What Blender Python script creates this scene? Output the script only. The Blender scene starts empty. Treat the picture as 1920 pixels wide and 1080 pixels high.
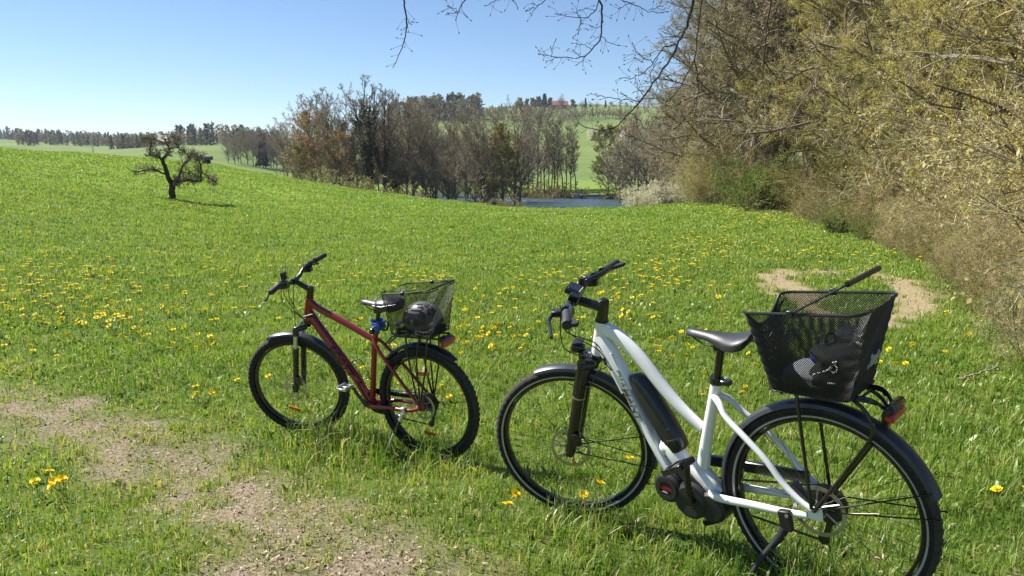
import bpy, math, random
import numpy as np
from mathutils import Vector, Matrix
C = bpy.context.scene.collection
scene = bpy.context.scene
RAD = math.radians

# ------------------------------------------------------------------ camera
F_PX, PITCH = 1390.0, RAD(10.0)          # focal length in photo pixels (1920 wide), camera pitched down
cam_d = bpy.data.cameras.new('camera')
cam_d.sensor_width = 36.0
cam_d.lens = 36.0 * F_PX / 1920.0
cam_d.clip_start, cam_d.clip_end = 0.05, 6000.0
cam = bpy.data.objects.new('camera', cam_d); C.objects.link(cam)
cam.location = (0, 0, 0)
cam.rotation_euler = (RAD(90) - PITCH, 0, 0)
scene.camera = cam

# ------------------------------------------------------------------ light
SUN_EL, SUN_AZ = RAD(47.0), RAD(-61.0)   # azimuth from +Y towards +X: the sun stands ahead and to the left
sun_dir = Vector((math.sin(SUN_AZ) * math.cos(SUN_EL), math.cos(SUN_AZ) * math.cos(SUN_EL), math.sin(SUN_EL)))
sd = bpy.data.lights.new('sun', 'SUN'); sd.energy = 4.6; sd.angle = RAD(0.53); sd.color = (1.0, 0.955, 0.88)
sun = bpy.data.objects.new('sun', sd); C.objects.link(sun)
sun.rotation_euler = (-sun_dir).to_track_quat('-Z', 'Y').to_euler()
world = bpy.data.worlds.new('World'); scene.world = world; world.use_nodes = True
wn = world.node_tree; wn.nodes.clear()
wo = wn.nodes.new('ShaderNodeOutputWorld'); wb = wn.nodes.new('ShaderNodeBackground')
sk = wn.nodes.new('ShaderNodeTexSky'); sk.sky_type = 'NISHITA'; sk.sun_disc = False
sk.sun_elevation = SUN_EL; sk.sun_rotation = SUN_AZ
sk.altitude = 1500; sk.air_density = 1.0; sk.dust_density = 0.0; sk.ozone_density = 5.0
wb.inputs['Strength'].default_value = 0.060
wn.links.new(sk.outputs[0], wb.inputs['Color']); wn.links.new(wb.outputs[0], wo.inputs['Surface'])
scene.view_settings.view_transform = 'Standard'; scene.view_settings.look = 'None'
scene.view_settings.exposure = 1.15; scene.view_settings.gamma = 1.0
scene.view_settings.use_curve_mapping = False
cy = scene.cycles
cy.max_bounces = 6; cy.diffuse_bounces = 2; cy.glossy_bounces = 2; cy.transmission_bounces = 4
cy.transparent_max_bounces = 8; cy.volume_bounces = 0
cy.use_denoising = True; cy.denoising_prefilter = 'NONE'; cy.denoiser = 'OPENIMAGEDENOISE'; cy.denoising_input_passes = 'RGB_ALBEDO_NORMAL'
cy.use_adaptive_sampling = False
cy.caustics_reflective = cy.caustics_refractive = False

# ------------------------------------------------------------------ helpers
cp, sp_ = math.cos(PITCH), math.sin(PITCH)
def ray(px, py):
    a, b = (px - 960) / F_PX, (540 - py) / F_PX
    return np.array([a, cp + b * sp_, -sp_ + b * cp])
def slope_at(px, py):
    d = ray(px, py); return d[2] / math.hypot(d[0], d[1])
def azim(px, py=300):
    d = ray(px, py); return math.atan2(d[0], d[1])
def at_dist(px, py, D):
    d = ray(px, py); return d * (D / math.hypot(d[0], d[1]))

def tag(o, label=None, cat=None, group=None, kind=None):
    if label: o['label'] = label
    if cat: o['category'] = cat
    if group: o['group'] = group
    if kind: o['kind'] = kind
    return o
def link(name, me, parent=None, mats=()):
    o = bpy.data.objects.new(name, me); C.objects.link(o)
    if parent: o.parent = parent
    if me is not None:
        for m in mats: me.materials.append(m)
    return o
def empty(name, M=None, loc=None):
    o = bpy.data.objects.new(name, None); C.objects.link(o); o.empty_display_size = 0.1
    if M is not None: o.matrix_world = M
    if loc is not None: o.location = loc
    return o

def np_mesh(name, V, faces_list, attrs=None, mat_idx=None, smooth=True):
    """faces_list: arrays (n,3) or (n,4) of vertex ids; attrs: name -> per-vertex floats"""
    me = bpy.data.meshes.new(name)
    V = np.asarray(V, np.float32)
    me.vertices.add(len(V)); me.vertices.foreach_set('co', V.ravel())
    loops = np.concatenate([np.asarray(f, np.int32).ravel() for f in faces_list])
    tot = np.concatenate([np.full(len(f), f.shape[1], np.int32) for f in faces_list])
    start = np.concatenate([[0], np.cumsum(tot)[:-1]]).astype(np.int32)
    me.loops.add(len(loops)); me.loops.foreach_set('vertex_index', loops)
    me.polygons.add(len(tot)); me.polygons.foreach_set('loop_start', start)
    if mat_idx is not None: me.polygons.foreach_set('material_index', np.asarray(mat_idx, np.int32))
    me.polygons.foreach_set('use_smooth', np.full(len(tot), smooth))
    for k, v in (attrs or {}).items():
        a = me.attributes.new(k, 'FLOAT', 'POINT'); a.data.foreach_set('value', np.asarray(v, np.float32))
    me.update(calc_edges=True)
    return me

class Waves:
    """cheap smooth noise on the plane: a sum of random sines, about -1..1"""
    def __init__(s, seed, scale, n=14):
        r = np.random.default_rng(seed); a = r.uniform(0, 6.283, n); k = r.uniform(.45, 1.7, n) * 6.283 / scale
        s.kx, s.ky, s.p = k * np.cos(a), k * np.sin(a), r.uniform(0, 6.283, n); s.n = n
    def __call__(s, x, y):
        o = np.zeros_like(np.asarray(x, float))
        for i in range(s.n): o += np.sin(x * s.kx[i] + y * s.ky[i] + s.p[i])
        return o / math.sqrt(s.n) * .9

# ------------------------------------------------------------------ materials
def nt(name):
    m = bpy.data.materials.new(name); m.use_nodes = True
    t = m.node_tree; t.nodes.clear()
    out = t.nodes.new('ShaderNodeOutputMaterial'); return m, t, out
def N(t, typ, **kw):
    n = t.nodes.new(typ)
    for k, v in kw.items(): setattr(n, k, v)
    return n
def solid(name, col, rough=.5, metal=0., spec=.5, var=.12, scale=30., bump=0., bscale=200., coat=0., alpha=None):
    m, t, out = nt(name)
    b = N(t, 'ShaderNodeBsdfPrincipled')
    b.inputs['Roughness'].default_value = rough; b.inputs['Metallic'].default_value = metal
    b.inputs['Specular IOR Level'].default_value = spec
    b.inputs['Coat Weight'].default_value = coat; b.inputs['Coat Roughness'].default_value = .08
    tc = N(t, 'ShaderNodeTexCoord')
    no = N(t, 'ShaderNodeTexNoise'); no.inputs['Scale'].default_value = scale; no.inputs['Detail'].default_value = 4
    t.links.new(tc.outputs['Object'], no.inputs['Vector'])
    r = N(t, 'ShaderNodeValToRGB')
    r.color_ramp.elements[0].position = .3; r.color_ramp.elements[1].position = .7
    r.color_ramp.elements[0].color = [c * (1 - var) for c in col] + [1]
    r.color_ramp.elements[1].color = [min(1, c * (1 + var)) for c in col] + [1]
    t.links.new(no.outputs['Fac'], r.inputs['Fac']); t.links.new(r.outputs['Color'], b.inputs['Base Color'])
    if bump:
        n2 = N(t, 'ShaderNodeTexNoise'); n2.inputs['Scale'].default_value = bscale; n2.inputs['Detail'].default_value = 3
        t.links.new(tc.outputs['Object'], n2.inputs['Vector'])
        bp = N(t, 'ShaderNodeBump'); bp.inputs['Strength'].default_value = bump; bp.inputs['Distance'].default_value = .004
        t.links.new(n2.outputs['Fac'], bp.inputs['Height']); t.links.new(bp.outputs['Normal'], b.inputs['Normal'])
    if alpha is not None: b.inputs['Alpha'].default_value = alpha
    t.links.new(b.outputs[0], out.inputs['Surface'])
    return m
def leafy(name, stops, trans=.35, rough=.6, attr='tint', spec=.2, tcol=(1.25, 1.2, .7)):
    """colour picked by the per-blade 'tint' attribute, with light passing through"""
    m, t, out = nt(name)
    a = N(t, 'ShaderNodeAttribute'); a.attribute_name = attr
    r = N(t, 'ShaderNodeValToRGB'); cr = r.color_ramp
    while len(cr.elements) < len(stops): cr.elements.new(.5)
    for e, (p, c) in zip(cr.elements, stops): e.position = p; e.color = list(c) + [1]
    t.links.new(a.outputs['Fac'], r.inputs['Fac'])
    b = N(t, 'ShaderNodeBsdfPrincipled'); b.inputs['Roughness'].default_value = rough
    b.inputs['Specular IOR Level'].default_value = spec
    t.links.new(r.outputs['Color'], b.inputs['Base Color'])
    if trans:
        mu = N(t, 'ShaderNodeMix', data_type='RGBA', blend_type='MULTIPLY'); mu.inputs[0].default_value = 1
        mu.inputs[7].default_value = list(tcol) + [1]
        t.links.new(r.outputs['Color'], mu.inputs[6])
        tr = N(t, 'ShaderNodeBsdfTranslucent'); t.links.new(mu.outputs[2], tr.inputs['Color'])
        mx = N(t, 'ShaderNodeMixShader'); mx.inputs[0].default_value = trans
        t.links.new(b.outputs[0], mx.inputs[1]); t.links.new(tr.outputs[0], mx.inputs[2])
        t.links.new(mx.outputs[0], out.inputs['Surface'])
    else: t.links.new(b.outputs[0], out.inputs['Surface'])
    return m
QW =  [1.0659, 2.3597, -1.16991, 0.77859, -0.06297, 0.08267, 0.43553]
QR =  [-0.51568, 4.36202, -1.49349, 0.50704, -0.03482, 0.08342, 0.32766]
# ------------------------------------------------------------------ terrain: a height field round the viewer
NEAR = [(.2, -1.42), (1.5, -1.46), (2.61, -1.54), (3.15, -1.612), (4.4, -1.86), (5.1, -1.925), (7, -2.06)]
def Z(D, px, py): return (D, D * slope_at(px, py))
COLS = {   # per direction: (distance, height) beyond the near bank
 -500: [(12, -2.1), (20, -1.8), (40, -.4), (70, 2.2), (100, 2.0), (250, -1), (500, 8), (1000, 26), (2500, 40)],
 0:   [(10, -2.17), (20, -1.95), (40, -.95), Z(75, 0, 278), (110, -.5), (250, -4), Z(480, 0, 282), Z(640, 0, 263), Z(1000, 0, 261), (2500, 60)],
 200: [(10, -2.19), (20, -2.2), (40, -1.75), Z(85, 200, 291), (120, -2.5), Z(300, 200, 290), Z(450, 200, 279), Z(900, 200, 270), (2500, 60)],
 323: [(10, -2.2), (20, -2.32), Z(40, 323, 374), Z(92, 323, 300), (125, -3.2), Z(220, 323, 305), Z(320, 323, 281), Z(450, 323, 273), Z(900, 323, 268), (2500, 60)],
 430: [(10, -2.2), (20, -2.4), (40, -2.45), Z(90, 430, 313), (130, -4.2), Z(230, 430, 304), Z(330, 430, 277), Z(450, 430, 271), Z(900, 430, 264), (2500, 60)],
 540: [(10, -2.2), (20, -2.45), (40, -2.65), Z(80, 540, 331), (105, -5.5), Z(220, 540, 325), Z(300, 540, 306), Z(500, 540, 285), (1000, 16), (2500, 60)],
 640: [(10, -2.2), (20, -2.5), (40, -2.8), Z(72, 640, 350), (88, -5.2), (120, -5.5), (250, -4), (420, 6), Z(700, 640, 262), (2500, 60)],
 760: [(10, -2.2), (20, -2.5), (40, -2.9), Z(64, 760, 365), (78, -5.4), (92, -6.6), (125, -5.6), (200, -2), Z(400, 760, 238), Z(520, 760, 216), (700, 36), (2500, 60)],
 860: [(10, -2.2), (20, -2.5), (40, -3), Z(57, 860, 378), (70, -5.4), (80, -6.8), (116, -6.8), (126, -5.4), (200, 0), Z(350, 860, 242), Z(490, 860, 212), (700, 42), (2500, 60)],
 1000: [(10, -2.2), (20, -2.5), (35, -2.85), Z(50, 1000, 393), (62, -5), (72, -6.9), (112, -6.9), (120, -5.3), Z(200, 1000, 328), Z(350, 1000, 262), Z(450, 1000, 226), Z(560, 1000, 204), (700, 47), (2500, 60)],
 1100: [(10, -2.2), (20, -2.5), (35, -2.82), Z(48, 1100, 393), (60, -5), (70, -6.9), (112, -6.9), (119, -5.3), Z(200, 1100, 325), Z(330, 1100, 265), Z(450, 1100, 228), Z(560, 1100, 203), (700, 47), (2500, 60)],
 1180: [(10, -2.2), (20, -2.45), (35, -2.75), Z(46, 1180, 391), (58, -4.8), (68, -6.9), (106, -6.9), (115, -5.1), Z(200, 1180, 320), Z(330, 1180, 262), Z(450, 1180, 226), Z(560, 1180, 202), (700, 46), (2500, 60)],
 1300: [(10, -2.2), (20, -2.4), (35, -2.6), Z(44, 1300, 382), (60, -3.9), (80, -4.8), (130, -4), (300, 8), (560, 34), (2500, 60)],
 1500: [(10, -2.2), (20, -2.35), Z(32, 1500, 404), (60, -2.4), (130, -1), (300, 8), (560, 30), (2500, 60)],
 1920: [(10, -2.1), (20, -2.2), (32, -2.2), (60, -1.8), (130, 0), (300, 8), (560, 30), (2500, 60)],
}
LD = np.linspace(math.log(.2), math.log(2500), 420)
def pchip(xs, ys, xq):
    xs, ys = np.array(xs), np.array(ys); h = np.diff(xs); d = np.diff(ys) / h; m = np.zeros_like(xs)
    for i in range(1, len(xs) - 1):
        if d[i - 1] * d[i] > 0:
            w1, w2 = 2 * h[i] + h[i - 1], h[i] + 2 * h[i - 1]; m[i] = (w1 + w2) / (w1 / d[i - 1] + w2 / d[i])
    m[0], m[-1] = d[0], d[-1]
    i = np.clip(np.searchsorted(xs, xq) - 1, 0, len(xs) - 2); t = (xq - xs[i]) / h[i]
    return ys[i] * (1 + 2 * t) * (1 - t) ** 2 + h[i] * m[i] * t * (1 - t) ** 2 + ys[i + 1] * t * t * (3 - 2 * t) + h[i] * m[i + 1] * t * t * (t - 1)
_th = np.array([azim(c) for c in COLS]); _pr = []
for c, pts in COLS.items():
    p = NEAR + pts; _pr.append(pchip([math.log(a) for a, _ in p], [b for _, b in p], LD))
_pr = np.array(_pr)
TH = np.linspace(_th[0], _th[-1], 400)
TAB = np.array([np.interp(TH, _th, _pr[:, k]) for k in range(len(LD))]).T
_k = np.exp(-.5 * (np.arange(-12, 13) / 5.) ** 2); _k /= _k.sum()
TAB = np.apply_along_axis(lambda v: np.convolve(np.pad(v, 12, 'edge'), _k, 'valid'), 0, TAB)
w_roll = Waves(3, 9.0); w_roll2 = Waves(4, 2.2)
def zg(x, y):
    x, y = np.asarray(x, float), np.asarray(y, float)
    D = np.maximum(np.hypot(x, y), .21); th = np.arctan2(x, y)
    ti = np.clip((th - TH[0]) / (TH[1] - TH[0]), 0, len(TH) - 1.001); li = np.clip((np.log(D) - LD[0]) / (LD[1] - LD[0]), 0, len(LD) - 1.001)
    i, j = ti.astype(int), li.astype(int); a, b = ti - i, li - j
    z = (TAB[i, j] * (1 - a) + TAB[i + 1, j] * a) * (1 - b) + (TAB[i, j + 1] * (1 - a) + TAB[i + 1, j + 1] * a) * b
    amp = np.clip((D - 5) / 20, 0, 1)
    return z + amp * (.06 * w_roll(x, y)) + .012 * np.clip((D - 5) / 4, 0, 1) * w_roll2(x, y)
def gpix(px, py, dmax=1500):
    """where the line of sight of a photo pixel first meets the ground"""
    d = ray(px, py); h = math.hypot(d[0], d[1]); Ds = np.exp(np.linspace(math.log(.8), math.log(dmax), 4000))
    P = d[None] * (Ds / h)[:, None]; below = P[:, 2] <= zg(P[:, 0], P[:, 1]); k = np.argmax(below)
    if not below[k]: k = len(Ds) - 1
    return np.array([P[k, 0], P[k, 1], float(zg(P[k, 0], P[k, 1]))])
def poly_dist(x, y, pts):
    best = np.full(np.shape(x), 1e9)
    for (ax, ay), (bx, by) in zip(pts[:-1], pts[1:]):
        dx, dy = bx - ax, by - ay; t = np.clip(((x - ax) * dx + (y - ay) * dy) / (dx * dx + dy * dy), 0, 1)
        best = np.minimum(best, np.hypot(x - ax - t * dx, y - ay - t * dy))
    return best
def side_of(x, y, pts):
    """signed: >0 on the right-hand (wood) side of an edge polyline running away from the viewer"""
    best = np.full(np.shape(x), 1e9); sg = np.zeros(np.shape(x))
    for (ax, ay), (bx, by) in zip(pts[:-1], pts[1:]):
        dx, dy = bx - ax, by - ay; t = np.clip(((x - ax) * dx + (y - ay) * dy) / (dx * dx + dy * dy), 0, 1)
        d = np.hypot(x - ax - t * dx, y - ay - t * dy); s = np.sign((x - ax) * dy - (y - ay) * dx)
        m = d < best; best = np.where(m, d, best); sg = np.where(m, s, sg)
    return best * sg
PATH = [tuple(gpix(*p)[:2]) for p in [(-500, 640), (-200, 700), (60, 775), (230, 825), (360, 880), (470, 940), (570, 1010), (660, 1075)]]
PATH.append((PATH[-1][0] + .5, PATH[-1][1] - .6)); PATH.append((PATH[-1][0] + .8, PATH[-1][1] - 1.2))
EDGE = [(5.2, -3.0), (5.4, 2.0)] + [tuple(gpix(*p)[:2]) for p in [(1990, 690), (1900, 590), (1790, 505), (1690, 460), (1600, 432), (1500, 404), (1430, 394), (1372, 387)]]
EDGE += [(EDGE[-1][0] + .3, EDGE[-1][1] + 8), (EDGE[-1][0] + 1.5, EDGE[-1][1] + 26)]
SAND = [tuple(gpix(*p)[:2]) for p in [(1455, 520), (1500, 560), (1560, 600), (1650, 605), (1712, 578), (1725, 553), (1690, 530), (1630, 514), (1560, 510), (1480, 512)]]
w_e1 = Waves(11, 1.1); w_e2 = Waves(12, .35); w_e3 = Waves(13, 3.0)
def path_mask(x, y):
    d = poly_dist(x, y, PATH) + .16 * w_e1(x, y) + .10 * w_e2(x, y)
    return np.clip((.53 - d) / .42, 0, 1) * np.clip(.78 + .4 * w_e1(x * 1.7, y * 1.7) + .25 * w_e2(x, y), .5, 1)
SAND_W = [.55, .42, .2, .3, .45, .5, .42, .16, .3, .45]
def sand_mask(x, y):
    m = np.zeros(np.shape(x))
    for k in range(len(SAND)):
        a, b = SAND[k], SAND[(k + 1) % len(SAND)]
        d = poly_dist(x, y, [a, b]) + .16 * w_e1(x * 1.3, y * 1.3) + .07 * w_e2(x, y); w = (SAND_W[k] + SAND_W[(k + 1) % len(SAND)]) / 2
        m = np.maximum(m, np.clip((w - d) / .25, 0, 1))
    return m
def wood_mask(x, y):
    s = side_of(x, y, EDGE) + .25 * w_e1(x, y) + .2 * w_e3(x, y)
    return np.clip((s + .35) / .9, 0, 1)

# mesh: rings of growing radius, finest in front of the viewer
fine = np.radians(np.arange(-47, 47.01, .4)); rest = np.radians(np.arange(50, 311, 5.)); ang = np.concatenate([fine, rest])
ringD = np.concatenate([np.exp(np.arange(math.log(.35), math.log(30), .018)), np.exp(np.arange(math.log(30), math.log(2400), .03))])
A, Dm = np.meshgrid(ang, ringD); GX, GY = np.sin(A) * Dm, np.cos(A) * Dm
GZ = zg(GX, GY); nA, nR = len(ang), len(ringD)
V = np.stack([GX, GY, GZ], -1).reshape(-1, 3)
V = np.vstack([V, [0, 0, -1.42]])
i = np.arange(nR - 1)[:, None] * nA; j = np.arange(nA)[None]; j2 = (j + 1) % nA
Q = np.stack([i + j, i + j2, i + nA + j2, i + nA + j], -1).reshape(-1, 4)[:, ::-1]
Tc = np.stack([np.full(nA, len(V) - 1), np.arange(nA), (np.arange(nA) + 1) % nA], -1)[:, ::-1]
pm, sm, wm = path_mask(V[:, 0], V[:, 1]), sand_mask(V[:, 0], V[:, 1]), wood_mask(V[:, 0], V[:, 1])
fD = np.hypot(V[:, 0], V[:, 1])
wm = wm * np.clip((90 - fD) / 20, 0, 1)
shore = np.clip((-5.2 - V[:, 2]) / .9, 0, 1) * (fD > 55)
m_gr, t, out = nt('meadow_soil')
def attr(n):
    a = N(t, 'ShaderNodeAttribute'); a.attribute_name = n; return a.outputs['Fac']
geo = N(t, 'ShaderNodeNewGeometry')
def noise(scale, det=5, rough=.6):
    n = N(t, 'ShaderNodeTexNoise'); n.inputs['Scale'].default_value = scale; n.inputs['Detail'].default_value = det; n.inputs['Roughness'].default_value = rough
    t.links.new(geo.outputs['Position'], n.inputs['Vector']); return n.outputs['Fac']
def ramp(src, stops):
    r = N(t, 'ShaderNodeValToRGB'); cr = r.color_ramp
    while len(cr.elements) < len(stops): cr.elements.new(.5)
    for e, (p, c) in zip(cr.elements, stops): e.position = p; e.color = list(c) + [1]
    t.links.new(src, r.inputs['Fac']); return r.outputs['Color']
def mix(a, b, f, blend='MIX'):
    m = N(t, 'ShaderNodeMix', data_type='RGBA', blend_type=blend)
    for s, v in ((6, a), (7, b), (0, f)):
        if isinstance(v, (int, float)): m.inputs[s].default_value = v
        elif isinstance(v, tuple): m.inputs[s].default_value = list(v) + [1]
        else: t.links.new(v, m.inputs[s])
    return m.outputs[2]
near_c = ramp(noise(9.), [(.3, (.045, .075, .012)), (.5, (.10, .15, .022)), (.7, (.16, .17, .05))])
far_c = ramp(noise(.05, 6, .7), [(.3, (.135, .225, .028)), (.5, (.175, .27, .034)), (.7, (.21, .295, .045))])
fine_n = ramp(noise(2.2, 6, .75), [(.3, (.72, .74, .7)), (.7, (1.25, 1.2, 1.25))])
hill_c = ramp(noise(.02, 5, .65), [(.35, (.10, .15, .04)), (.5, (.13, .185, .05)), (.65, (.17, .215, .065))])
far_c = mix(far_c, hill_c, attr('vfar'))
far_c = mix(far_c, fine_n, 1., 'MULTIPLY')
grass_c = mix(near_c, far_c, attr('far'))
dirt = ramp(noise(38., 6, .75), [(.3, (.10, .077, .050)), (.5, (.25, .20, .135)), (.68, (.45, .38, .275))])
sand = ramp(noise(22., 6, .7), [(.3, (.16, .125, .07)), (.5, (.31, .25, .145)), (.7, (.42, .345, .215))])
litter = ramp(noise(26., 6, .75), [(.3, (.06, .04, .022)), (.5, (.16, .105, .06)), (.7, (.30, .21, .13))])
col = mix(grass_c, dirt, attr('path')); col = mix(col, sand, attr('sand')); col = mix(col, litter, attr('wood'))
col = mix(col, (.035, .035, .018), attr('shore'))
bs = N(t, 'ShaderNodeBsdfPrincipled'); bs.inputs['Roughness'].default_value = .95; bs.inputs['Specular IOR Level'].default_value = .1
t.links.new(col, bs.inputs['Base Color'])
bp = N(t, 'ShaderNodeBump'); bp.inputs['Strength'].default_value = .9; bp.inputs['Distance'].default_value = .02
t.links.new(noise(60., 5, .7), bp.inputs['Height']); t.links.new(bp.outputs['Normal'], bs.inputs['Normal'])
t.links.new(bs.outputs[0], out.inputs['Surface'])
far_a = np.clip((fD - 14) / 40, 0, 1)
def sub_ground(name, sel_q, with_cap=False):
    q = Q[sel_q]; fl = [q]
    if with_cap: fl = [q, Tc]
    used = np.unique(np.concatenate([f.ravel() for f in fl])); re = np.full(len(V), -1); re[used] = np.arange(len(used))
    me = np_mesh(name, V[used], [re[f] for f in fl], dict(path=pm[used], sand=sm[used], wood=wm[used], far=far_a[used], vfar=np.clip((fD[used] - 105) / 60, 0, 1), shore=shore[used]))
    return tag(link(name, me, None, [m_gr]), kind='structure')
qp = pm[Q].mean(1) > .5; qs = (sm[Q].mean(1) > .5) & ~qp
sub_ground('ground', ~qp & ~qs, True); sub_ground('path', qp); sub_ground('sand', qs)

# pond
m_w, t, out = nt('pond_water')
b = N(t, 'ShaderNodeBsdfPrincipled'); b.inputs['Base Color'].default_value = (.05, .085, .10, 1); b.inputs['Roughness'].default_value = .34
b.inputs['IOR'].default_value = 1.33
tc = N(t, 'ShaderNodeTexCoord'); mp = N(t, 'ShaderNodeMapping'); mp.inputs['Scale'].default_value = (.5, 2.0, 1)
n1 = N(t, 'ShaderNodeTexNoise'); n1.inputs['Scale'].default_value = 1.6; n1.inputs['Detail'].default_value = 3
bp = N(t, 'ShaderNodeBump'); bp.inputs['Strength'].default_value = 1.; bp.inputs['Distance'].default_value = .6
t.links.new(tc.outputs['Object'], mp.inputs[0]); t.links.new(mp.outputs[0], n1.inputs['Vector'])
t.links.new(n1.outputs['Fac'], bp.inputs['Height']); t.links.new(bp.outputs[0], b.inputs['Normal']); t.links.new(b.outputs[0], out.inputs['Surface'])
pxs, pys = np.meshgrid(np.linspace(-22, 26, 25), np.linspace(56, 128, 37))
pv = np.stack([pxs, pys, np.full_like(pxs, -6.0)], -1).reshape(-1, 3)
ii = np.arange(36)[:, None] * 25 + np.arange(24)[None]
pq = np.stack([ii, ii + 1, ii + 26, ii + 25], -1).reshape(-1, 4)
tag(link('water', np_mesh('water', pv, [pq]), None, [m_w]), kind='structure')
# ------------------------------------------------------------------ plants: vectorised growth
def unit(v): return v / np.maximum(np.linalg.norm(v, axis=-1, keepdims=True), 1e-9)
def paths(P0, d0, L, K, wob, up, rng, droop=0.):
    """N polylines of K points from P0 along d0: wandering, bending up (up>0), tips hanging (droop>0)"""
    n = len(P0); P = np.zeros((n, K, 3)); P[:, 0] = P0; d = unit(d0); st = (L / (K - 1))[:, None]
    for k in range(1, K):
        d = unit(d + rng.normal(0, wob, (n, 3)) + np.array([0, 0, up]) * 1. - np.array([0, 0, droop]) * (k / K))
        P[:, k] = P[:, k - 1] + d * st
    return P
def sprout(P, R, n, trange, ang, lenf, K, wob, up, rng, droop=0., rf=.6, taper=.55, flat=0., abslen=None):
    """n children on each parent polyline; returns child polylines and base radii"""
    Np, Kp = P.shape[:2]
    seg = np.linalg.norm(np.diff(P, axis=1), axis=2).sum(1)
    par = np.repeat(np.arange(Np), n); t = rng.uniform(trange[0], trange[1], len(par))
    f = t * (Kp - 1); i = np.minimum(f.astype(int), Kp - 2); a = (f - i)[:, None]
    pos = P[par, i] * (1 - a) + P[par, i + 1] * a; tan = unit(P[par, i + 1] - P[par, i])
    rv = rng.normal(0, 1, (len(par), 3)); rv[:, 2] *= (1 - flat); perp = unit(rv - (rv * tan).sum(1, keepdims=True) * tan)
    an = np.radians(rng.uniform(ang[0], ang[1], len(par)))[:, None]
    d = tan * np.cos(an) + perp * np.sin(an)
    L = (seg[par] if abslen is None else np.full(len(par), abslen)) * rng.uniform(lenf[0], lenf[1], len(par)) * (1 - taper * t)
    C_ = paths(pos, d, L, K, wob, up, rng, droop)
    r = R[par] * (1 - .75 * t) * rf
    return C_, r
def tubes(P, r0, m=3, tip=.3, tint=None):
    n, K = P.shape[:2]
    T = np.empty_like(P); T[:, 1:-1] = P[:, 2:] - P[:, :-2]; T[:, 0] = P[:, 1] - P[:, 0]; T[:, -1] = P[:, -1] - P[:, -2]; T = unit(T)
    main = unit(P[:, -1] - P[:, 0]); ref = np.where(np.abs(main[:, 2:3]) < .8, np.array([[0, 0, 1.]]), np.array([[1., 0, 0]]))
    n1 = unit(np.cross(T, ref[:, None])); n2 = np.cross(T, n1)
    rad = r0[:, None] * np.linspace(1, tip, K)[None]
    ph = np.arange(m) * 2 * np.pi / m
    Vt = P[:, :, None] + rad[..., None, None] * (np.cos(ph)[None, None, :, None] * n1[:, :, None] + np.sin(ph)[None, None, :, None] * n2[:, :, None])
    b = (np.arange(n) * K * m)[:, None, None]; k = (np.arange(K - 1) * m)[None, :, None]; j = np.arange(m)[None, None]; j2 = (j + 1) % m
    F = np.stack([b + k + j, b + k + j2, b + k + m + j2, b + k + m + j], -1).reshape(-1, 4)
    return Vt.reshape(-1, 3), F, np.repeat(np.zeros(n) if tint is None else tint, K * m)
def leaves(P, size, rng, asp=1.8, tint=None):
    n = len(P); u = unit(rng.normal(0, 1, (n, 3))); v = unit(np.cross(u, rng.normal(0, 1, (n, 3))))
    s = (size * rng.uniform(.6, 1.4, n))[:, None]
    Vt = np.stack([P, P + u * s * asp * .5 + v * s * .5, P + u * s * asp, P + u * s * asp * .5 - v * s * .5], 1)
    F = np.arange(n * 4).reshape(n, 4)
    return Vt.reshape(-1, 3), F, np.repeat(rng.uniform(0, 1, n) if tint is None else tint, 4)
def merge(parts):
    Vs, Fs, Ts, Ms = [], [], [], []; o = 0
    for (v, f, t_), m in parts:
        Vs.append(v); Fs.append(f + o); Ts.append(t_); Ms.append(np.full(len(f), m)); o += len(v)
    return np.vstack(Vs), np.vstack(Fs), np.concatenate(Ts), np.concatenate(Ms)
def plant_mesh(name, parts):
    v, f, t_, m = merge(parts); return np_mesh(name, v, [f], dict(tint=t_), m, smooth=False)

BARK_GREY = leafy('bark_grey', [(0, (.10, .083, .065)), (.5, (.18, .15, .12)), (1, (.30, .25, .2))], 0, .9)
BARK_DARK = leafy('bark_dark', [(0, (.035, .029, .024)), (1, (.085, .07, .055))], 0, .95)
TWIG = leafy('bark_twigs', [(0, (.24, .195, .13)), (.5, (.40, .325, .225)), (1, (.56, .47, .35))], 0, .85)
TWIG_TAN = leafy('twigs_tan', [(0, (.20, .16, .085)), (.5, (.43, .355, .20)), (1, (.64, .55, .35))], 0, .85)
BUD_OLIVE = leafy('olive_leaves', [(0, (.17, .18, .035)), (.5, (.33, .34, .075)), (1, (.48, .47, .15))], .5)
BUD = leafy('young_leaves', [(0, (.10, .10, .022)), (.5, (.20, .185, .045)), (1, (.32, .27, .075))], .35)
BUD_GOLD = leafy('golden_catkins', [(0, (.28, .25, .04)), (.5, (.53, .47, .10)), (1, (.70, .63, .19))], .5)
BUD_GREEN = leafy('green_leaves', [(0, (.08, .12, .025)), (.5, (.16, .21, .05)), (1, (.25, .31, .09))], .35)
LEAF_RUST = leafy('rust_leaves', [(0, (.22, .13, .065)), (.5, (.34, .21, .11)), (1, (.46, .31, .18))], .3)
BLOSSOM = leafy('white_blossom', [(0, (.55, .53, .47)), (1, (.85, .84, .80))], .3)
IVY = leafy('dark_evergreen', [(0, (.018, .032, .012)), (.6, (.035, .055, .02)), (1, (.06, .085, .03))], .15)
NEEDLE = leafy('needles', [(0, (.012, .026, .012)), (.6, (.024, .044, .02)), (1, (.045, .07, .03))], .1)

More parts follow.
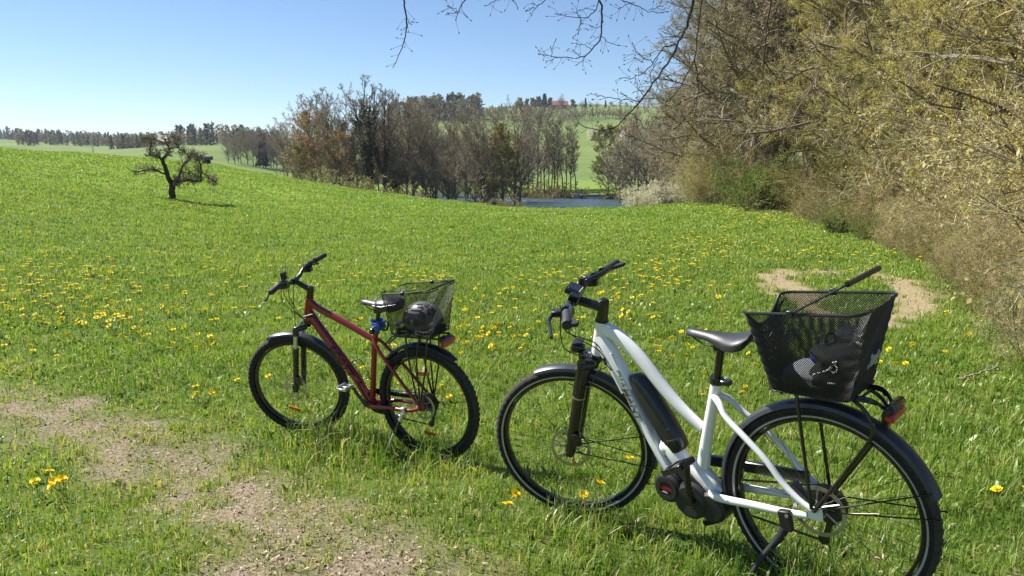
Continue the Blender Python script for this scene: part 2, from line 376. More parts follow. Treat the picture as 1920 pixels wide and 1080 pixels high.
def deciduous(seed, H=13., r=.2, clear=.25, n1=20, a1=(25, 55), l1=(.35, .6), n2=7, n3=7, n4=4, up=.05, twig=.012, leaf=0, leaf_size=.1, leaf_mat=BUD, wob=.1, ivy=0, fork=False, rust=0, flat=0., droop=0., twmat=TWIG, bark=BARK_GREY, lean=(0, 0)):
    g = np.random.default_rng(seed)
    if fork:
        P = paths(np.zeros((1, 3)), np.array([[lean[0], lean[1], 1.]]), np.array([H * .3]), 8, .03, .05, g)
        S, Rs = sprout(P, np.array([r]), 4, (.75, 1.), (8, 24), (2.0, 2.6), 12, .05, .06, g, rf=2.2, taper=0)
        trunk = [(tubes(P, np.array([r]), 8, .75, g.uniform(0, .4, 1)), 0), (tubes(S, Rs, 6, .15, g.uniform(0, .4, len(S))), 0)]
        P, R = S, Rs; n1 = max(4, n1 // 4); clr = .2
    else:
        P = paths(np.zeros((1, 3)), np.array([[lean[0], lean[1], 1.]]), np.array([H]), 14, .035, .03, g)
        R = np.array([r]); trunk = [(tubes(P, R, 8, .12, g.uniform(0, .5, 1)), 0)]; clr = clear
    B1, R1 = sprout(P, R, n1, (clr, .97), a1, l1, 9, wob, up, g, rf=.55, flat=flat, taper=.6)
    B2, R2 = sprout(B1, R1, n2, (.15, .98), (25, 60), (.3, .6), 7, wob * 1.2, up, g, rf=.7, flat=flat, droop=droop)
    B3, R3 = sprout(B2, R2, n3, (.15, 1.), (20, 60), (.3, .65), 5, wob * 1.4, up * .6, g, rf=.7, flat=flat, droop=droop)
    B4, R4 = sprout(B3, np.maximum(R3, twig), n4, (.2, 1.), (20, 60), (.4, .8), 3, wob, 0, g, rf=.9, droop=droop)
    trunk.append((tubes(B1, np.maximum(R1, twig * 1.6), 5, .25, g.uniform(0, .6, len(B1))), 0))
    crown = [(tubes(B2, np.maximum(R2, twig * 1.2), 4, .4, g.uniform(0, .8, len(B2))), 0),
             (tubes(B3, np.maximum(R3, twig), 3, .5, g.uniform(.1, 1, len(B3))), 1),
             (tubes(B4, np.full(len(B4), twig), 3, .5, g.uniform(.1, 1, len(B4))), 1)]
    if leaf:
        tips = np.concatenate([B4[:, 1:].reshape(-1, 3), B3[:, 2:].reshape(-1, 3)]); pk = tips[g.integers(0, len(tips), leaf)]
        crown.append((leaves(pk + g.normal(0, .03, pk.shape), leaf_size, g), 2))
    if ivy:
        k = g.integers(0, P.shape[1] - 4, ivy); s = g.integers(0, len(P), ivy); pk = P[s, k] + (P[s, k + 1] - P[s, k]) * g.uniform(0, 1, (ivy, 1)); q = g.normal(0, 1, (ivy, 3)); q[:, 2] *= .3
        crown.append((leaves(pk + unit(q) * (r * 1.1) * g.uniform(.7, 1.9, (ivy, 1)), .22, g, 1.2), 3))
    tm = plant_mesh('trunk', trunk); [tm.materials.append(x) for x in (bark,)]
    cm = plant_mesh('crown', crown); [cm.materials.append(x) for x in (bark, twmat, leaf_mat, IVY)]
    return tm, cm
def conifer(seed, H=12.):
    g = np.random.default_rng(seed)
    P = paths(np.zeros((1, 3)), np.array([[0, 0, 1.]]), np.array([H]), 10, .01, .02, g)
    B, R = sprout(P, np.array([.16]), 110, (.1, .99), (75, 105), (.17, .26), 6, .05, -.02, g, taper=.93)
    pk = np.concatenate([(B[:, k] + (B[:, k + 1] - B[:, k]) * g.uniform(0, 1, (len(B), 1))) for k in range(1, 5) for _ in range(9)])
    tm = plant_mesh('trunk', [(tubes(P, np.array([.16]), 6, .1), 0)]); tm.materials.append(BARK_DARK)
    cm = plant_mesh('crown', [(tubes(B, np.full(len(B), .03), 3), 0), (leaves(pk + g.normal(0, .12, pk.shape), .42, g, 1.6), 1)])
    [cm.materials.append(x) for x in (BARK_DARK, NEEDLE)]
    return tm, cm
def bush(seed, H=2.2, W=2., stems=34, n2=9, n3=7, leaf=3000, leaf_size=.03, leaf_mat=BUD, twmat=TWIG_TAN, twig=.004, lean=(0, 0), out=(18, 62), droop=.06, n4=0):
    g = np.random.default_rng(seed)
    a = g.uniform(0, 6.283, stems); t_ = np.radians(g.uniform(out[0] * .3, out[1], stems))
    d = np.stack([np.cos(a) * np.sin(t_) + lean[0], np.sin(a) * np.sin(t_) + lean[1], np.cos(t_)], -1)
    p0 = np.stack([g.normal(0, W * .16, stems), g.normal(0, W * .16, stems), np.full(stems, -.12)], -1)
    S = paths(p0, d, H * g.uniform(.6, 1.25, stems), 9, .11, .02, g, droop)
    R = np.full(stems, .010 * H / 2.2)
    B2, R2 = sprout(S, R, n2, (.08, .98), (20, 60), (.25, .55), 6, .12, .02, g, droop=droop)
    B3, R3 = sprout(B2, R2, n3, (.1, 1.), (20, 65), (.25, .6), 4, .14, .0, g, droop=droop)
    st = [(tubes(S, R, 5, .3, g.uniform(0, .7, stems)), 0)]
    tw = [(tubes(B2, np.maximum(R2, twig * 1.4), 3, .4, g.uniform(0, 1, len(B2))), 0), (tubes(B3, np.full(len(B3), twig), 3, .5, g.uniform(0, 1, len(B3))), 0)]
    last = B3
    if n4:
        B4, R4 = sprout(B3, R3, n4, (.1, 1.), (20, 60), (.4, .8), 3, .1, 0, g); last = B4
        tw.append((tubes(B4, np.full(len(B4), twig * .8), 3, .5, g.uniform(0, 1, len(B4))), 0))
    if leaf:
        tips = last[:, 1:].reshape(-1, 3); pk = tips[g.integers(0, len(tips), leaf)] + g.normal(0, .02, (leaf, 3))
        tw.append((leaves(pk, leaf_size, g, 1.7), 1))
    sm_ = plant_mesh('stem', st); sm_.materials.append(BARK_GREY)
    cm = plant_mesh('foliage', tw); [cm.materials.append(x) for x in (twmat, leaf_mat)]
    return sm_, cm
def place(name, meshes, x, y, s=1., rz=None, label=None, cat='tree', group=None, sink=.1, z=None, sz=None, parts=None):
    o = empty(name, loc=(x, y, (float(zg(x, y)) if z is None else z) - sink))
    o.rotation_euler = (0, 0, rng_pl.uniform(0, 6.283) if rz is None else rz)
    o.scale = (s, s, s if sz is None else sz)
    tag(o, label, cat, group)
    for me in meshes: link(me.name.split('.')[0], me, o)
    return o
rng_pl = np.random.default_rng(77)

# ---- the old fruit tree standing alone in the meadow
def hand_tree():
    g = np.random.default_rng(5)
    b = gpix(323, 373); k = (b[1] * cp - b[2] * sp_) / F_PX   # metres per photo pixel there
    def pt(px, py, dy=0.): return ((px - 323) * k + (373 - py) * k * .085, dy, (373 - py) * k)
    main = [([(323, 378), (323, 366), (322, 352), (323, 341)], (6.6, 5.6)),
            ([(323, 343), (316, 332), (311, 315), (306, 303), (303, 297)], (5.0, 3.0)),
            ([(306, 303), (299, 295), (293, 290), (284, 290), (271, 291)], (2.6, 1.1)), ([(281, 290), (279, 278), (280, 268), (277, 262)], (1.6, .6)),
            ([(303, 298), (309, 290), (315, 281), (308, 267), (307, 260)], (3.0, .9)), ([(313, 325), (302, 321), (290, 315), (280, 315), (262, 320), (249, 319)], (2.0, .8)),
            ([(324, 343), (330, 336), (335, 334)], (4.4, 3.4)), ([(335, 335), (335, 322), (337, 310), (347, 300), (352, 293)], (2.2, 1.2)),
            ([(333, 337), (345, 336), (358, 335), (378, 337)], (3.2, 2.0)), ([(376, 337), (377, 320), (377, 304), (368, 292), (363, 288)], (2.0, 1.0)),
            ([(352, 293), (360, 288), (372, 290), (384, 293)], (1.0, .5)), ([(307, 262), (318, 255), (328, 258)], (1., .5)), ([(336, 316), (346, 322), (362, 324), (372, 331)], (1.0, .5)),
            ([(352, 293), (345, 283), (335, 277), (330, 268)], (1.2, .5)), ([(377, 320), (390, 330), (402, 340)], (.9, .4)), ([(307, 268), (296, 262), (284, 258), (270, 262)], (1.2, .4))]
    parts, base = [], []
    for pl, (ra, rb) in main:
        y0 = g.uniform(-.3, .3) if pl[0][1] < 342 else 0
        q = np.array([pt(*p, dy=y0 * min(1, n / 2)) for n, p in enumerate(pl)]); tt = np.linspace(0, len(q) - 1, 12); idx = np.minimum(tt.astype(int), len(q) - 2)
        P = (q[idx] * (1 - (tt - idx))[:, None] + q[idx + 1] * (tt - idx)[:, None]); P[1:-1] += g.normal(0, .012, (10, 3)); P = P[None]
        v, f, ti = tubes(P, np.array([ra * k]), 8, rb / ra, np.array([.2])); parts.append(((v, f, ti), 0)); base.append((P, ra * k))
    P = np.concatenate([p for p, _ in base[2:]]); R = np.array([r for _, r in base[2:]])
    B1, R1 = sprout(P, R, 40, (.2, 1.), (30, 95), (.3, .75), 6, .22, .02, g, rf=.4, abslen=.66, taper=.2)
    B2, R2 = sprout(B1, R1, 7, (.2, 1.), (25, 70), (.3, .7), 4, .25, .08, g)
    B3, R3 = sprout(B2, R2, 4, (.2, 1.), (25, 70), (.4, .8), 3, .2, .0, g)
    up_ = B3[:, 1:].reshape(-1, 3); pk = up_[g.integers(0, len(up_), 160)]
    tm = plant_mesh('trunk', parts); tm.materials.append(BARK_DARK)
    cm = plant_mesh('crown', [(tubes(B1, np.maximum(R1, .013), 4, .4, g.uniform(0, 1, len(B1))), 0), (tubes(B2, np.full(len(B2), .008), 3, .5, g.uniform(0, 1, len(B2))), 1),
                              (tubes(B3, np.full(len(B3), .006), 3, .5, g.uniform(0, 1, len(B3))), 1), (leaves(pk, .035, g), 2)])
    [cm.materials.append(x) for x in (BARK_DARK, TWIG, BUD)]
    o = empty('fruit_tree', loc=(b[0], b[1], b[2] - .08))
    tag(o, 'gnarled bare old fruit tree standing alone on the open meadow', 'tree')
    link('trunk', tm, o); link('crown', cm, o)
hand_tree()

# ---- kinds of tree
T_BARE = [deciduous(20 + s, H=13, r=.17, clear=.10, n1=34, n2=7, n3=7, n4=4, twig=.016, up=.07) for s in range(3)]
T_FORK = [deciduous(30 + s, H=14, r=.30, n1=48, n2=7, n3=7, n4=4, twig=.015, a1=(20, 45), l1=(.3, .5), up=.08, fork=True, ivy=2600 if s == 0 else 0, bark=BARK_DARK) for s in range(2)]
T_SPRING = [deciduous(40 + s, H=11, r=.14, clear=.12, n1=30, n2=7, n3=6, n4=4, twig=.012, leaf=7000, leaf_size=.11, leaf_mat=BUD, up=.05) for s in range(2)]
T_RUST = [deciduous(50, H=9.5, r=.14, clear=.06, n1=34, n2=7, n3=6, n4=3, twig=.012, leaf=4500, leaf_size=.11, leaf_mat=LEAF_RUST, up=.02)]
T_SLIM = [deciduous(60 + s, H=13.5, r=.13, clear=.22, n1=28, a1=(18, 45), l1=(.22, .38), n2=7, n3=6, n4=4, twig=.015, up=.08, bark=BARK_DARK) for s in range(2)]
T_HILL = [deciduous(65 + s, H=10, r=.3, clear=.1, n1=26, a1=(30, 60), l1=(.3, .45), n2=6, n3=5, n4=2, twig=.03, leaf=6000, leaf_size=.3, leaf_mat=BUD) for s in range(2)]
T_CON = [conifer(70 + s) for s in range(2)]
def top_h(px, ytop, D, ground): return D * slope_at(px, ytop) - ground
def by_px(name, kinds, px, D, ytop, Hn, label, group=None, sx=None, cat='tree'):
    p = at_dist(px, 300, D); g_ = float(zg(p[0], p[1])); h = top_h(px, ytop, D, g_); s = h / Hn
    return place(name, kinds[rng_pl.integers(len(kinds))], p[0], p[1], s=(sx or s), sz=s, label=label, cat=cat, group=group)
# the clump on the left of the pond
G1 = 'trees of the clump beyond the meadow crest'
for px, D, yt, kind, Hn in [(560, 108, 214, T_BARE, 13), (590, 104, 200, T_BARE, 13), (620, 102, 190, T_BARE, 13), (540, 112, 235, T_BARE, 13), (652, 100, 182, T_BARE, 13), (600, 110, 200, T_BARE, 13),
                            (738, 98, 200, T_BARE, 13), (760, 96, 205, T_BARE, 13), (790, 94, 215, T_BARE, 13), (815, 96, 225, T_BARE, 13), (840, 93, 232, T_BARE, 13), (745, 108, 215, T_BARE, 13), (775, 106, 222, T_BARE, 13), (810, 106, 230, T_BARE, 13), (722, 100, 228, T_BARE, 13)]:
    by_px('bare_tree', kind, px, D, yt, Hn, 'bare grey twiggy tree in the dense clump left of the pond', G1)
for k in range(18):
    by_px('bare_tree', T_BARE, 655 + k * 17 + rng_pl.uniform(-5, 5), rng_pl.uniform(98, 122), rng_pl.uniform(232, 262), 13, 'thin brown tree filling the back of the clump left of the pond', 'back rows of the clump left of the pond', sx=.8)
for px, D, yt in [(870, 86, 240), (905, 84, 246), (890, 94, 240), (850, 90, 248), (925, 88, 235), (945, 84, 230), (965, 86, 225), (975, 92, 228)]:
    by_px('bare_tree', T_BARE + T_SPRING, px, D, yt, 12, 'brown twiggy tree standing at the pond edge right of the clump', 'trees along the near pond bank')
by_px('forked_tree', [T_FORK[0]], 690, 92, 178, 13, 'tall forked tree with ivy covered dark trunk left of the pond')
by_px('forked_tree', [T_FORK[1]], 722, 94, 186, 13, 'tall dark tree with many upright limbs just right of the ivy covered tree')
by_px('rust_tree', T_RUST, 585, 92, 222, 9.5, 'rust brown leafy tree at left end of the clump beyond the meadow')
by_px('rust_tree', T_RUST, 635, 90, 255, 9.5, 'shorter round brownish tree right of the rust coloured tree')
by_px('spring_tree', T_SPRING, 560, 90, 275, 11, 'low pale green budding shrubby tree left of the rust coloured tree', sx=.45)
for px, D, yt in [(1005, 113, 212), (1022, 116, 208), (1040, 114, 236), (1056, 118, 232), (1072, 116, 228), (1035, 122, 225), (992, 118, 222), (1014, 121, 216), (1030, 119, 230), (1046, 123, 226), (1062, 121, 235), (1000, 124, 230), (1080, 122, 240)]:
    by_px('slim_tree', T_SLIM, px, D, yt, 13.5, 'slim dark tree among those behind the far pond bank', 'slim trees on the far pond bank')
by_px('spring_tree', T_SPRING, 1142, 112, 245, 11, 'drooping green budding tree at the right end of the far pond bank')
for px, D, yt in [(1165, 100, 235), (1190, 96, 210), (1215, 92, 205), (1240, 88, 195), (1262, 84, 190), (1290, 80, 175), (1200, 108, 215), (1250, 104, 190), (1285, 98, 170), (1320, 84, 165)]:
    by_px('bare_tree', T_BARE, px, D, yt, 13, 'brown bare tree behind the blossoming shrubs right of the pond', 'bare trees right of the pond')
by_px('dark_trunk_tree', T_SLIM, 1245, 70, 225, 13.5, 'leaning dark slim trunk behind the white blossoming shrub')
# thin forest strip behind the meadow, left of the clump
for px, D, yt in [(428, 228, 262), (440, 226, 254), (452, 232, 248), (464, 230, 246), (475, 226, 250), (486, 234, 245), (497, 228, 248), (508, 236, 242), (518, 226, 246), (530, 232, 240), (546, 224, 244), (560, 228, 240), (447, 240, 250), (480, 242, 246), (512, 244, 240)]:
    by_px('bare_tree', T_BARE, px, D, yt, 13, 'hazy bare tree in the strip beyond the left meadow', 'trees of the far strip left of the clump')
by_px('conifer', T_CON, 493, 229, 250, 12, 'dark conifer among the bare trees of the far strip')
# shrubs round the trunks on the banks
BK = [bush(200 + s, H=1.9, W=2.2, stems=26, n2=8, n3=6, leaf=1500, leaf_size=.07, twig=.012, leaf_mat=BUD, twmat=TWIG) for s in range(2)]
for px, D in [(575, 86), (610, 84), (650, 82), (690, 80), (735, 80), (780, 82), (820, 80), (860, 78), (1000, 112), (1025, 113), (1048, 114), (1075, 113), (1150, 110), (1175, 106), (905, 80), (988, 114), (1012, 112), (1036, 112), (1060, 113), (1086, 113), (975, 115), (1020, 116), (1050, 116), (870, 66), (905, 63), (940, 61), (962, 60)]:
    p = at_dist(px, 300, D); place('bank_shrub', BK[rng_pl.integers(2)], p[0], p[1], s=rng_pl.uniform(.9, 1.5) * (.5 if D < 70 else 1), label='low dark brushy shrub at the foot of the pond trees', cat='shrub', group='brush under the pond trees')

# ---- hill beyond the pond
HILL_C = [(600, 203), (606, 199)]
for px, yt in [(941, 194), (949, 197)]: by_px('conifer', T_CON, px, 545, yt, 12, 'dark conifer of the isolated pair on the hill crest', 'pair of conifers on the hill crest')
by_px('conifer', T_CON, 1020, 552, 176, 12, 'tallest dark conifer on the hill crest left of the red roof', sx=1.3)
for px, yt in [(1096, 184), (1133, 188)]: by_px('conifer', T_CON, px, 556, yt, 12, 'small conifer on the hill crest right of the house', 'conifers right of the hill house')
for px, yt in [(976, 185), (985, 186), (997, 185), (1003, 188), (1012, 182), (1028, 184), (1075, 187), (970, 190)]: by_px('round_tree', T_HILL, px, 552, yt, 10, 'round budding tree beside the house on the hill crest', 'trees beside the hill house', sx=1.0)
for px, yt in [(1090, 190), (1104, 191), (1118, 192), (1146, 191), (1160, 190), (1172, 192), (1052, 178)]: by_px('bare_tree', T_BARE, px, 556, yt, 13, 'thin bare tree on the skyline right of the hill house', 'bare trees on the hill skyline', sx=.9)
for k in range(42):
    px = 1076 + k * 2.45 + rng_pl.uniform(-.8, .8); by_px('slim_tree', T_SLIM, px, 452 + rng_pl.uniform(0, 22), 203 + rng_pl.uniform(-4, 5), 13.5, 'slim tree in the dense row crossing the hillside', 'row of slim trees on the hillside', sx=.75)
p = at_dist(1112, 300, 335)
WB = bush(230, H=5.5, W=5, stems=22, n2=7, n3=6, leaf=6000, leaf_size=.22, leaf_mat=BLOSSOM, twig=.03, out=(10, 50))
place('blossom_tree', WB, p[0], p[1], s=1.0, label='white blossoming tree alone on the green hillside', sink=.2)

FAR_CROWN = leafy('far_crowns', [(0, (.13, .11, .075)), (.5, (.20, .17, .11)), (1, (.26, .25, .13))], .2)
def forest(name, pts, H, seed, kinds, label, dens):
    """a far wood that reads as one mass: many small crowns in one mesh"""
    g = np.random.default_rng(seed); parts = []
    for (x, y) in pts:
        z = float(zg(x, y)); h = H * g.uniform(.55, 1.35); con = g.uniform() < kinds
        n = dens
        tt = g.uniform(0.05, 1, n); rr = (h * (.17 if con else .24)) * ((1 - tt) ** .8 if con else np.sin(np.pi * np.clip(tt * .85 + .12, 0, 1)) ** .7) * np.sqrt(g.uniform(0, 1, n)); a = g.uniform(0, 6.283, n)
        pk = np.stack([x + rr * np.cos(a), y + rr * np.sin(a), z + h * tt], -1)
        parts.append((leaves(pk, h * .075, g, 1.5, np.full(n, g.uniform(0, 1)) * .6 + g.uniform(0, .4, n)), 0 if con else 1))
        P = np.array([[[x, y, z - .5], [x, y, z + h * .5], [x, y, z + h * .95]]]); parts.append((tubes(P, np.array([h * .018]), 3, .2), 2))
    me = plant_mesh(name, parts); [me.materials.append(m) for m in (NEEDLE, FAR_CROWN, BARK_GREY)]
    return tag(link(name, me), label, 'forest', kind='stuff')
g = np.random.default_rng(9)
def band(n, pxa, pxb, D0, D1):
    o = []
    for _ in range(n):
        p = at_dist(g.uniform(pxa, pxb), 290, g.uniform(D0, D1)); o.append((p[0], p[1]))
    return o
forest('forest', band(430, -120, 460, 880, 1100), 9.5, 1, .7, 'distant dark wooded ridge along the left horizon', 130)
forest('forest', band(230, 30, 330, 540, 720), 6.5, 2, .55, 'bluish wood below the ridge on the left behind the farm roofs', 130)
forest('forest', band(150, 735, 900, 400, 500), 10, 3, .3, 'dark mixed wood on the hillside above the left of the pond', 200)
forest('forest', band(90, 330, 545, 430, 520), 9, 4, .4, 'far row of trees above the pale field left of the clump', 150)
forest('woods', band(26, 205, 275, 418, 428), 6, 8, .2, 'small trees and bushes round the dark barn beyond the left meadow', 140)
forest('orchard', band(420, 905, 1075, 430, 548), 3.2, 5, 0., 'grey orchard slope below the house on the hill', 90)
# ------------------------------------------------------------------ the wood along the right side of the meadow
BUD_TAN = leafy('tan_buds', [(0, (.30, .25, .09)), (.5, (.50, .43, .18)), (1, (.66, .59, .30))], .4)
T_GOLD = [deciduous(80 + s, H=12, r=.115, clear=.08, n1=42, a1=(42, 84), l1=(.26, .46), n2=9, n3=8, n4=6, up=.035, twig=.0042, leaf=85000, leaf_size=.0145, leaf_mat=(BUD_GOLD, BUD_OLIVE, BUD_GOLD)[s], flat=.55, wob=.12, twmat=TWIG_TAN) for s in range(3)]
T_OAK = [deciduous(90 + s, H=14, r=.24, clear=.16, n1=34, a1=(45, 85), l1=(.35, .6), n2=9, n3=8, n4=5, up=.02, twig=.0065, leaf=9000, leaf_size=.04, leaf_mat=BUD, wob=.15, droop=.05) for s in range(3)]
BUSH_TAN = [bush(110 + s, H=2.6, W=2.4, stems=52, n2=12, n3=9, n4=4, leaf=30000, leaf_size=.013, twig=.0021, leaf_mat=BUD_TAN, droop=.06, out=(18, 48)) for s in range(3)]
BUSH_OLIVE = [bush(120 + s, H=2.3, W=2.0, stems=36, n2=11, n3=8, leaf=16000, leaf_size=.02, twig=.003, leaf_mat=BUD) for s in range(2)]
BUSH_GREEN = [bush(130, H=2.0, W=2.0, stems=34, n2=10, n3=8, leaf=18000, leaf_size=.032, twig=.003, leaf_mat=BUD_GREEN)]
BUSH_WHITE = [bush(140 + s, H=2.0, W=2.2, stems=40, n2=10, n3=8, leaf=10000, leaf_size=.034, twig=.005, leaf_mat=BLOSSOM, twmat=TWIG) for s in range(2)]
def pxD(px, D): p = at_dist(px, 300, D); return p[0], p[1]
for px, D, H in [(1490, 36, 12.5), (1545, 31, 12.5), (1610, 27, 12), (1680, 24, 12), (1760, 20.5, 11.5), (1860, 17, 11.5), (1960, 14.5, 11), (2080, 12.5, 11), (1650, 32, 13), (1790, 27, 13), (1930, 21, 12.5), (2230, 12, 10)]:
    x, y = pxD(px, D); x += 1.5 if D < 28 else .8; place('golden_tree', T_GOLD[rng_pl.integers(3)], x, y, s=H / 12, label='spreading tree with golden olive young leaves at the wood edge', group='golden budding trees of the wood edge', sink=.2)
for px, D, H in [(1318, 66, 13.5), (1338, 58, 14), (1368, 50, 14.5), (1385, 62, 17), (1408, 46, 15), (1420, 42, 15), (1460, 39, 15), (1400, 56, 17), (1450, 50, 17), (1520, 44, 17), (1590, 40, 17), (1680, 38, 17), (1760, 34, 16), (1860, 30, 16), (1372, 75, 16), (1960, 27, 16)]:
    x, y = pxD(px, D); place('bare_tree', T_OAK[rng_pl.integers(3)], x, y, s=H / 14, label='tall grey brown bare tree in the wood on the right', group='bare trees of the wood on the right', sink=.2)
PALE_BARK = leafy('pale_bark', [(0, (.15, .13, .105)), (1, (.30, .27, .22))], 0, .85)
tmP, cmP = deciduous(99, H=13, r=.15, clear=.3, n1=26, a1=(50, 88), l1=(.25, .4), n2=8, n3=7, n4=4, up=.02, twig=.005, leaf=26000, leaf_size=.016, leaf_mat=BUD_GOLD, flat=.5, bark=PALE_BARK, twmat=TWIG_TAN)
x, y = pxD(1872, 17.5); place('pale_trunk_tree', (tmP, cmP), x, y, s=1.0, label='tree with pale flaking trunk behind the hedge at upper right', sink=.2)
def along(t):
    """point at metre t along the wood edge, and the inward (wood-side) normal"""
    acc = 0
    for (ax, ay), (bx, by) in zip(EDGE[:-1], EDGE[1:]):
        L = math.hypot(bx - ax, by - ay)
        if t <= acc + L:
            u = (t - acc) / L; return ax + (bx - ax) * u, ay + (by - ay) * u, (by - ay) / L, -(bx - ax) / L
        acc += L
    return bx, by, (by - ay) / L, -(bx - ax) / L
edge_len = sum(math.hypot(b[0] - a[0], b[1] - a[1]) for a, b in zip(EDGE[:-1], EDGE[1:]))
tcur = 7.0
while tcur < edge_len - 22:
    x, y, nx, ny = along(tcur); D = math.hypot(x, y); px = 960 + F_PX * x / y / cp
    off = rng_pl.uniform(1.35, 1.95)
    if D < 21: kind, nm, s = BUSH_TAN, 'tan', rng_pl.uniform(.95, 1.25)
    elif D < 27: kind, nm, s = (BUSH_OLIVE if rng_pl.random() < .55 else BUSH_TAN), 'olive', rng_pl.uniform(.95, 1.2)
    else: kind, nm, s = BUSH_OLIVE, 'olive', rng_pl.uniform(.9, 1.25)
    lab, grp = {'tan': ('tan twiggy hedge shrub with fine pale branches at the right wood edge', 'tan shrubs of the hedge'), 'olive': ('yellowish olive leafing shrub along the far wood edge', 'olive shrubs of the hedge')}['tan' if kind is BUSH_TAN else 'olive']
    place('hedge_shrub', kind[rng_pl.integers(len(kind))], x + nx * off, y + ny * off, s=s, label=lab, cat='shrub', group=grp)
    if D < 40:
        off2 = off + rng_pl.uniform(1.3, 2.0); k2 = BUSH_TAN if D < 24 else BUSH_OLIVE
        place('hedge_shrub', k2[rng_pl.integers(len(k2))], x + nx * off2, y + ny * off2, s=s * rng_pl.uniform(1.4, 1.8), label='taller tan shrub in the second row of the hedge' if k2 is BUSH_TAN else 'taller olive shrub in the second row of the wood edge', cat='shrub', group='second row of hedge shrubs, ' + ('tan' if k2 is BUSH_TAN else 'olive'))
    tcur += 1.25 + D * .022
tcur = 9.5
while tcur < 34:
    x, y, nx, ny = along(tcur); off = rng_pl.uniform(-.15, .55); D = math.hypot(x, y); k2 = (BUSH_TAN, BUSH_OLIVE, BUSH_OLIVE, BUSH_GREEN)[rng_pl.integers(4)]; nm = 'green' if k2 is BUSH_GREEN else ('tan' if k2 is BUSH_TAN else 'olive')
    place('low_shrub', k2[rng_pl.integers(len(k2))], x + nx * off, y + ny * off, s=rng_pl.uniform(.28, .55), label='low %s undergrowth shrub at the front foot of the hedge' % nm, cat='shrub', group='low %s shrubs at the foot of the hedge' % nm)
    tcur += rng_pl.uniform(.45, .95)
for px, D, s in [(1425, 36.5, 1.25), (1400, 38.5, 1.0)]:
    x, y = pxD(px, D); place('green_shrub', BUSH_GREEN[0], x, y, s=s, label='fresh green bush at the wood edge beyond the sandy patch', cat='shrub', group='green bushes at the wood edge')
for px, D, s in [(1322, 46, .9), (1334, 45, 1.05), (1346, 44.5, 1.2), (1356, 44, 1.2), (1372, 43.5, 1.45), (1392, 42.5, 1.3), (1352, 48, 1.5), (1330, 50, 1.3), (1380, 46, 1.7)]:
    x, y = pxD(px, D); place('brown_shrub', BUSH_TAN[rng_pl.integers(3)], x, y, s=s, label='brown brushy shrub under the bare trees at the far end of the wood edge', cat='shrub', group='brown shrubs at the far end of the wood edge')
x, y = pxD(1578, 25.3); place('evergreen_shrub', [BUSH_GREEN[0][0], BUSH_GREEN[0][1]], x, y, s=.42, label='small dark green shrub low in the hedge', cat='shrub')
for px, D, s in [(1203, 50, .85), (1228, 49, .95), (1258, 49, .75), (1288, 48, .7)]:
    x, y = pxD(px, D); place('blossom_shrub', BUSH_WHITE[rng_pl.integers(2)], x, y, s=s, label='white blossoming shrub by the pond at the meadow end', cat='shrub', group='white blossoming shrubs by the pond', z=max(float(zg(x, y)), -3.9))

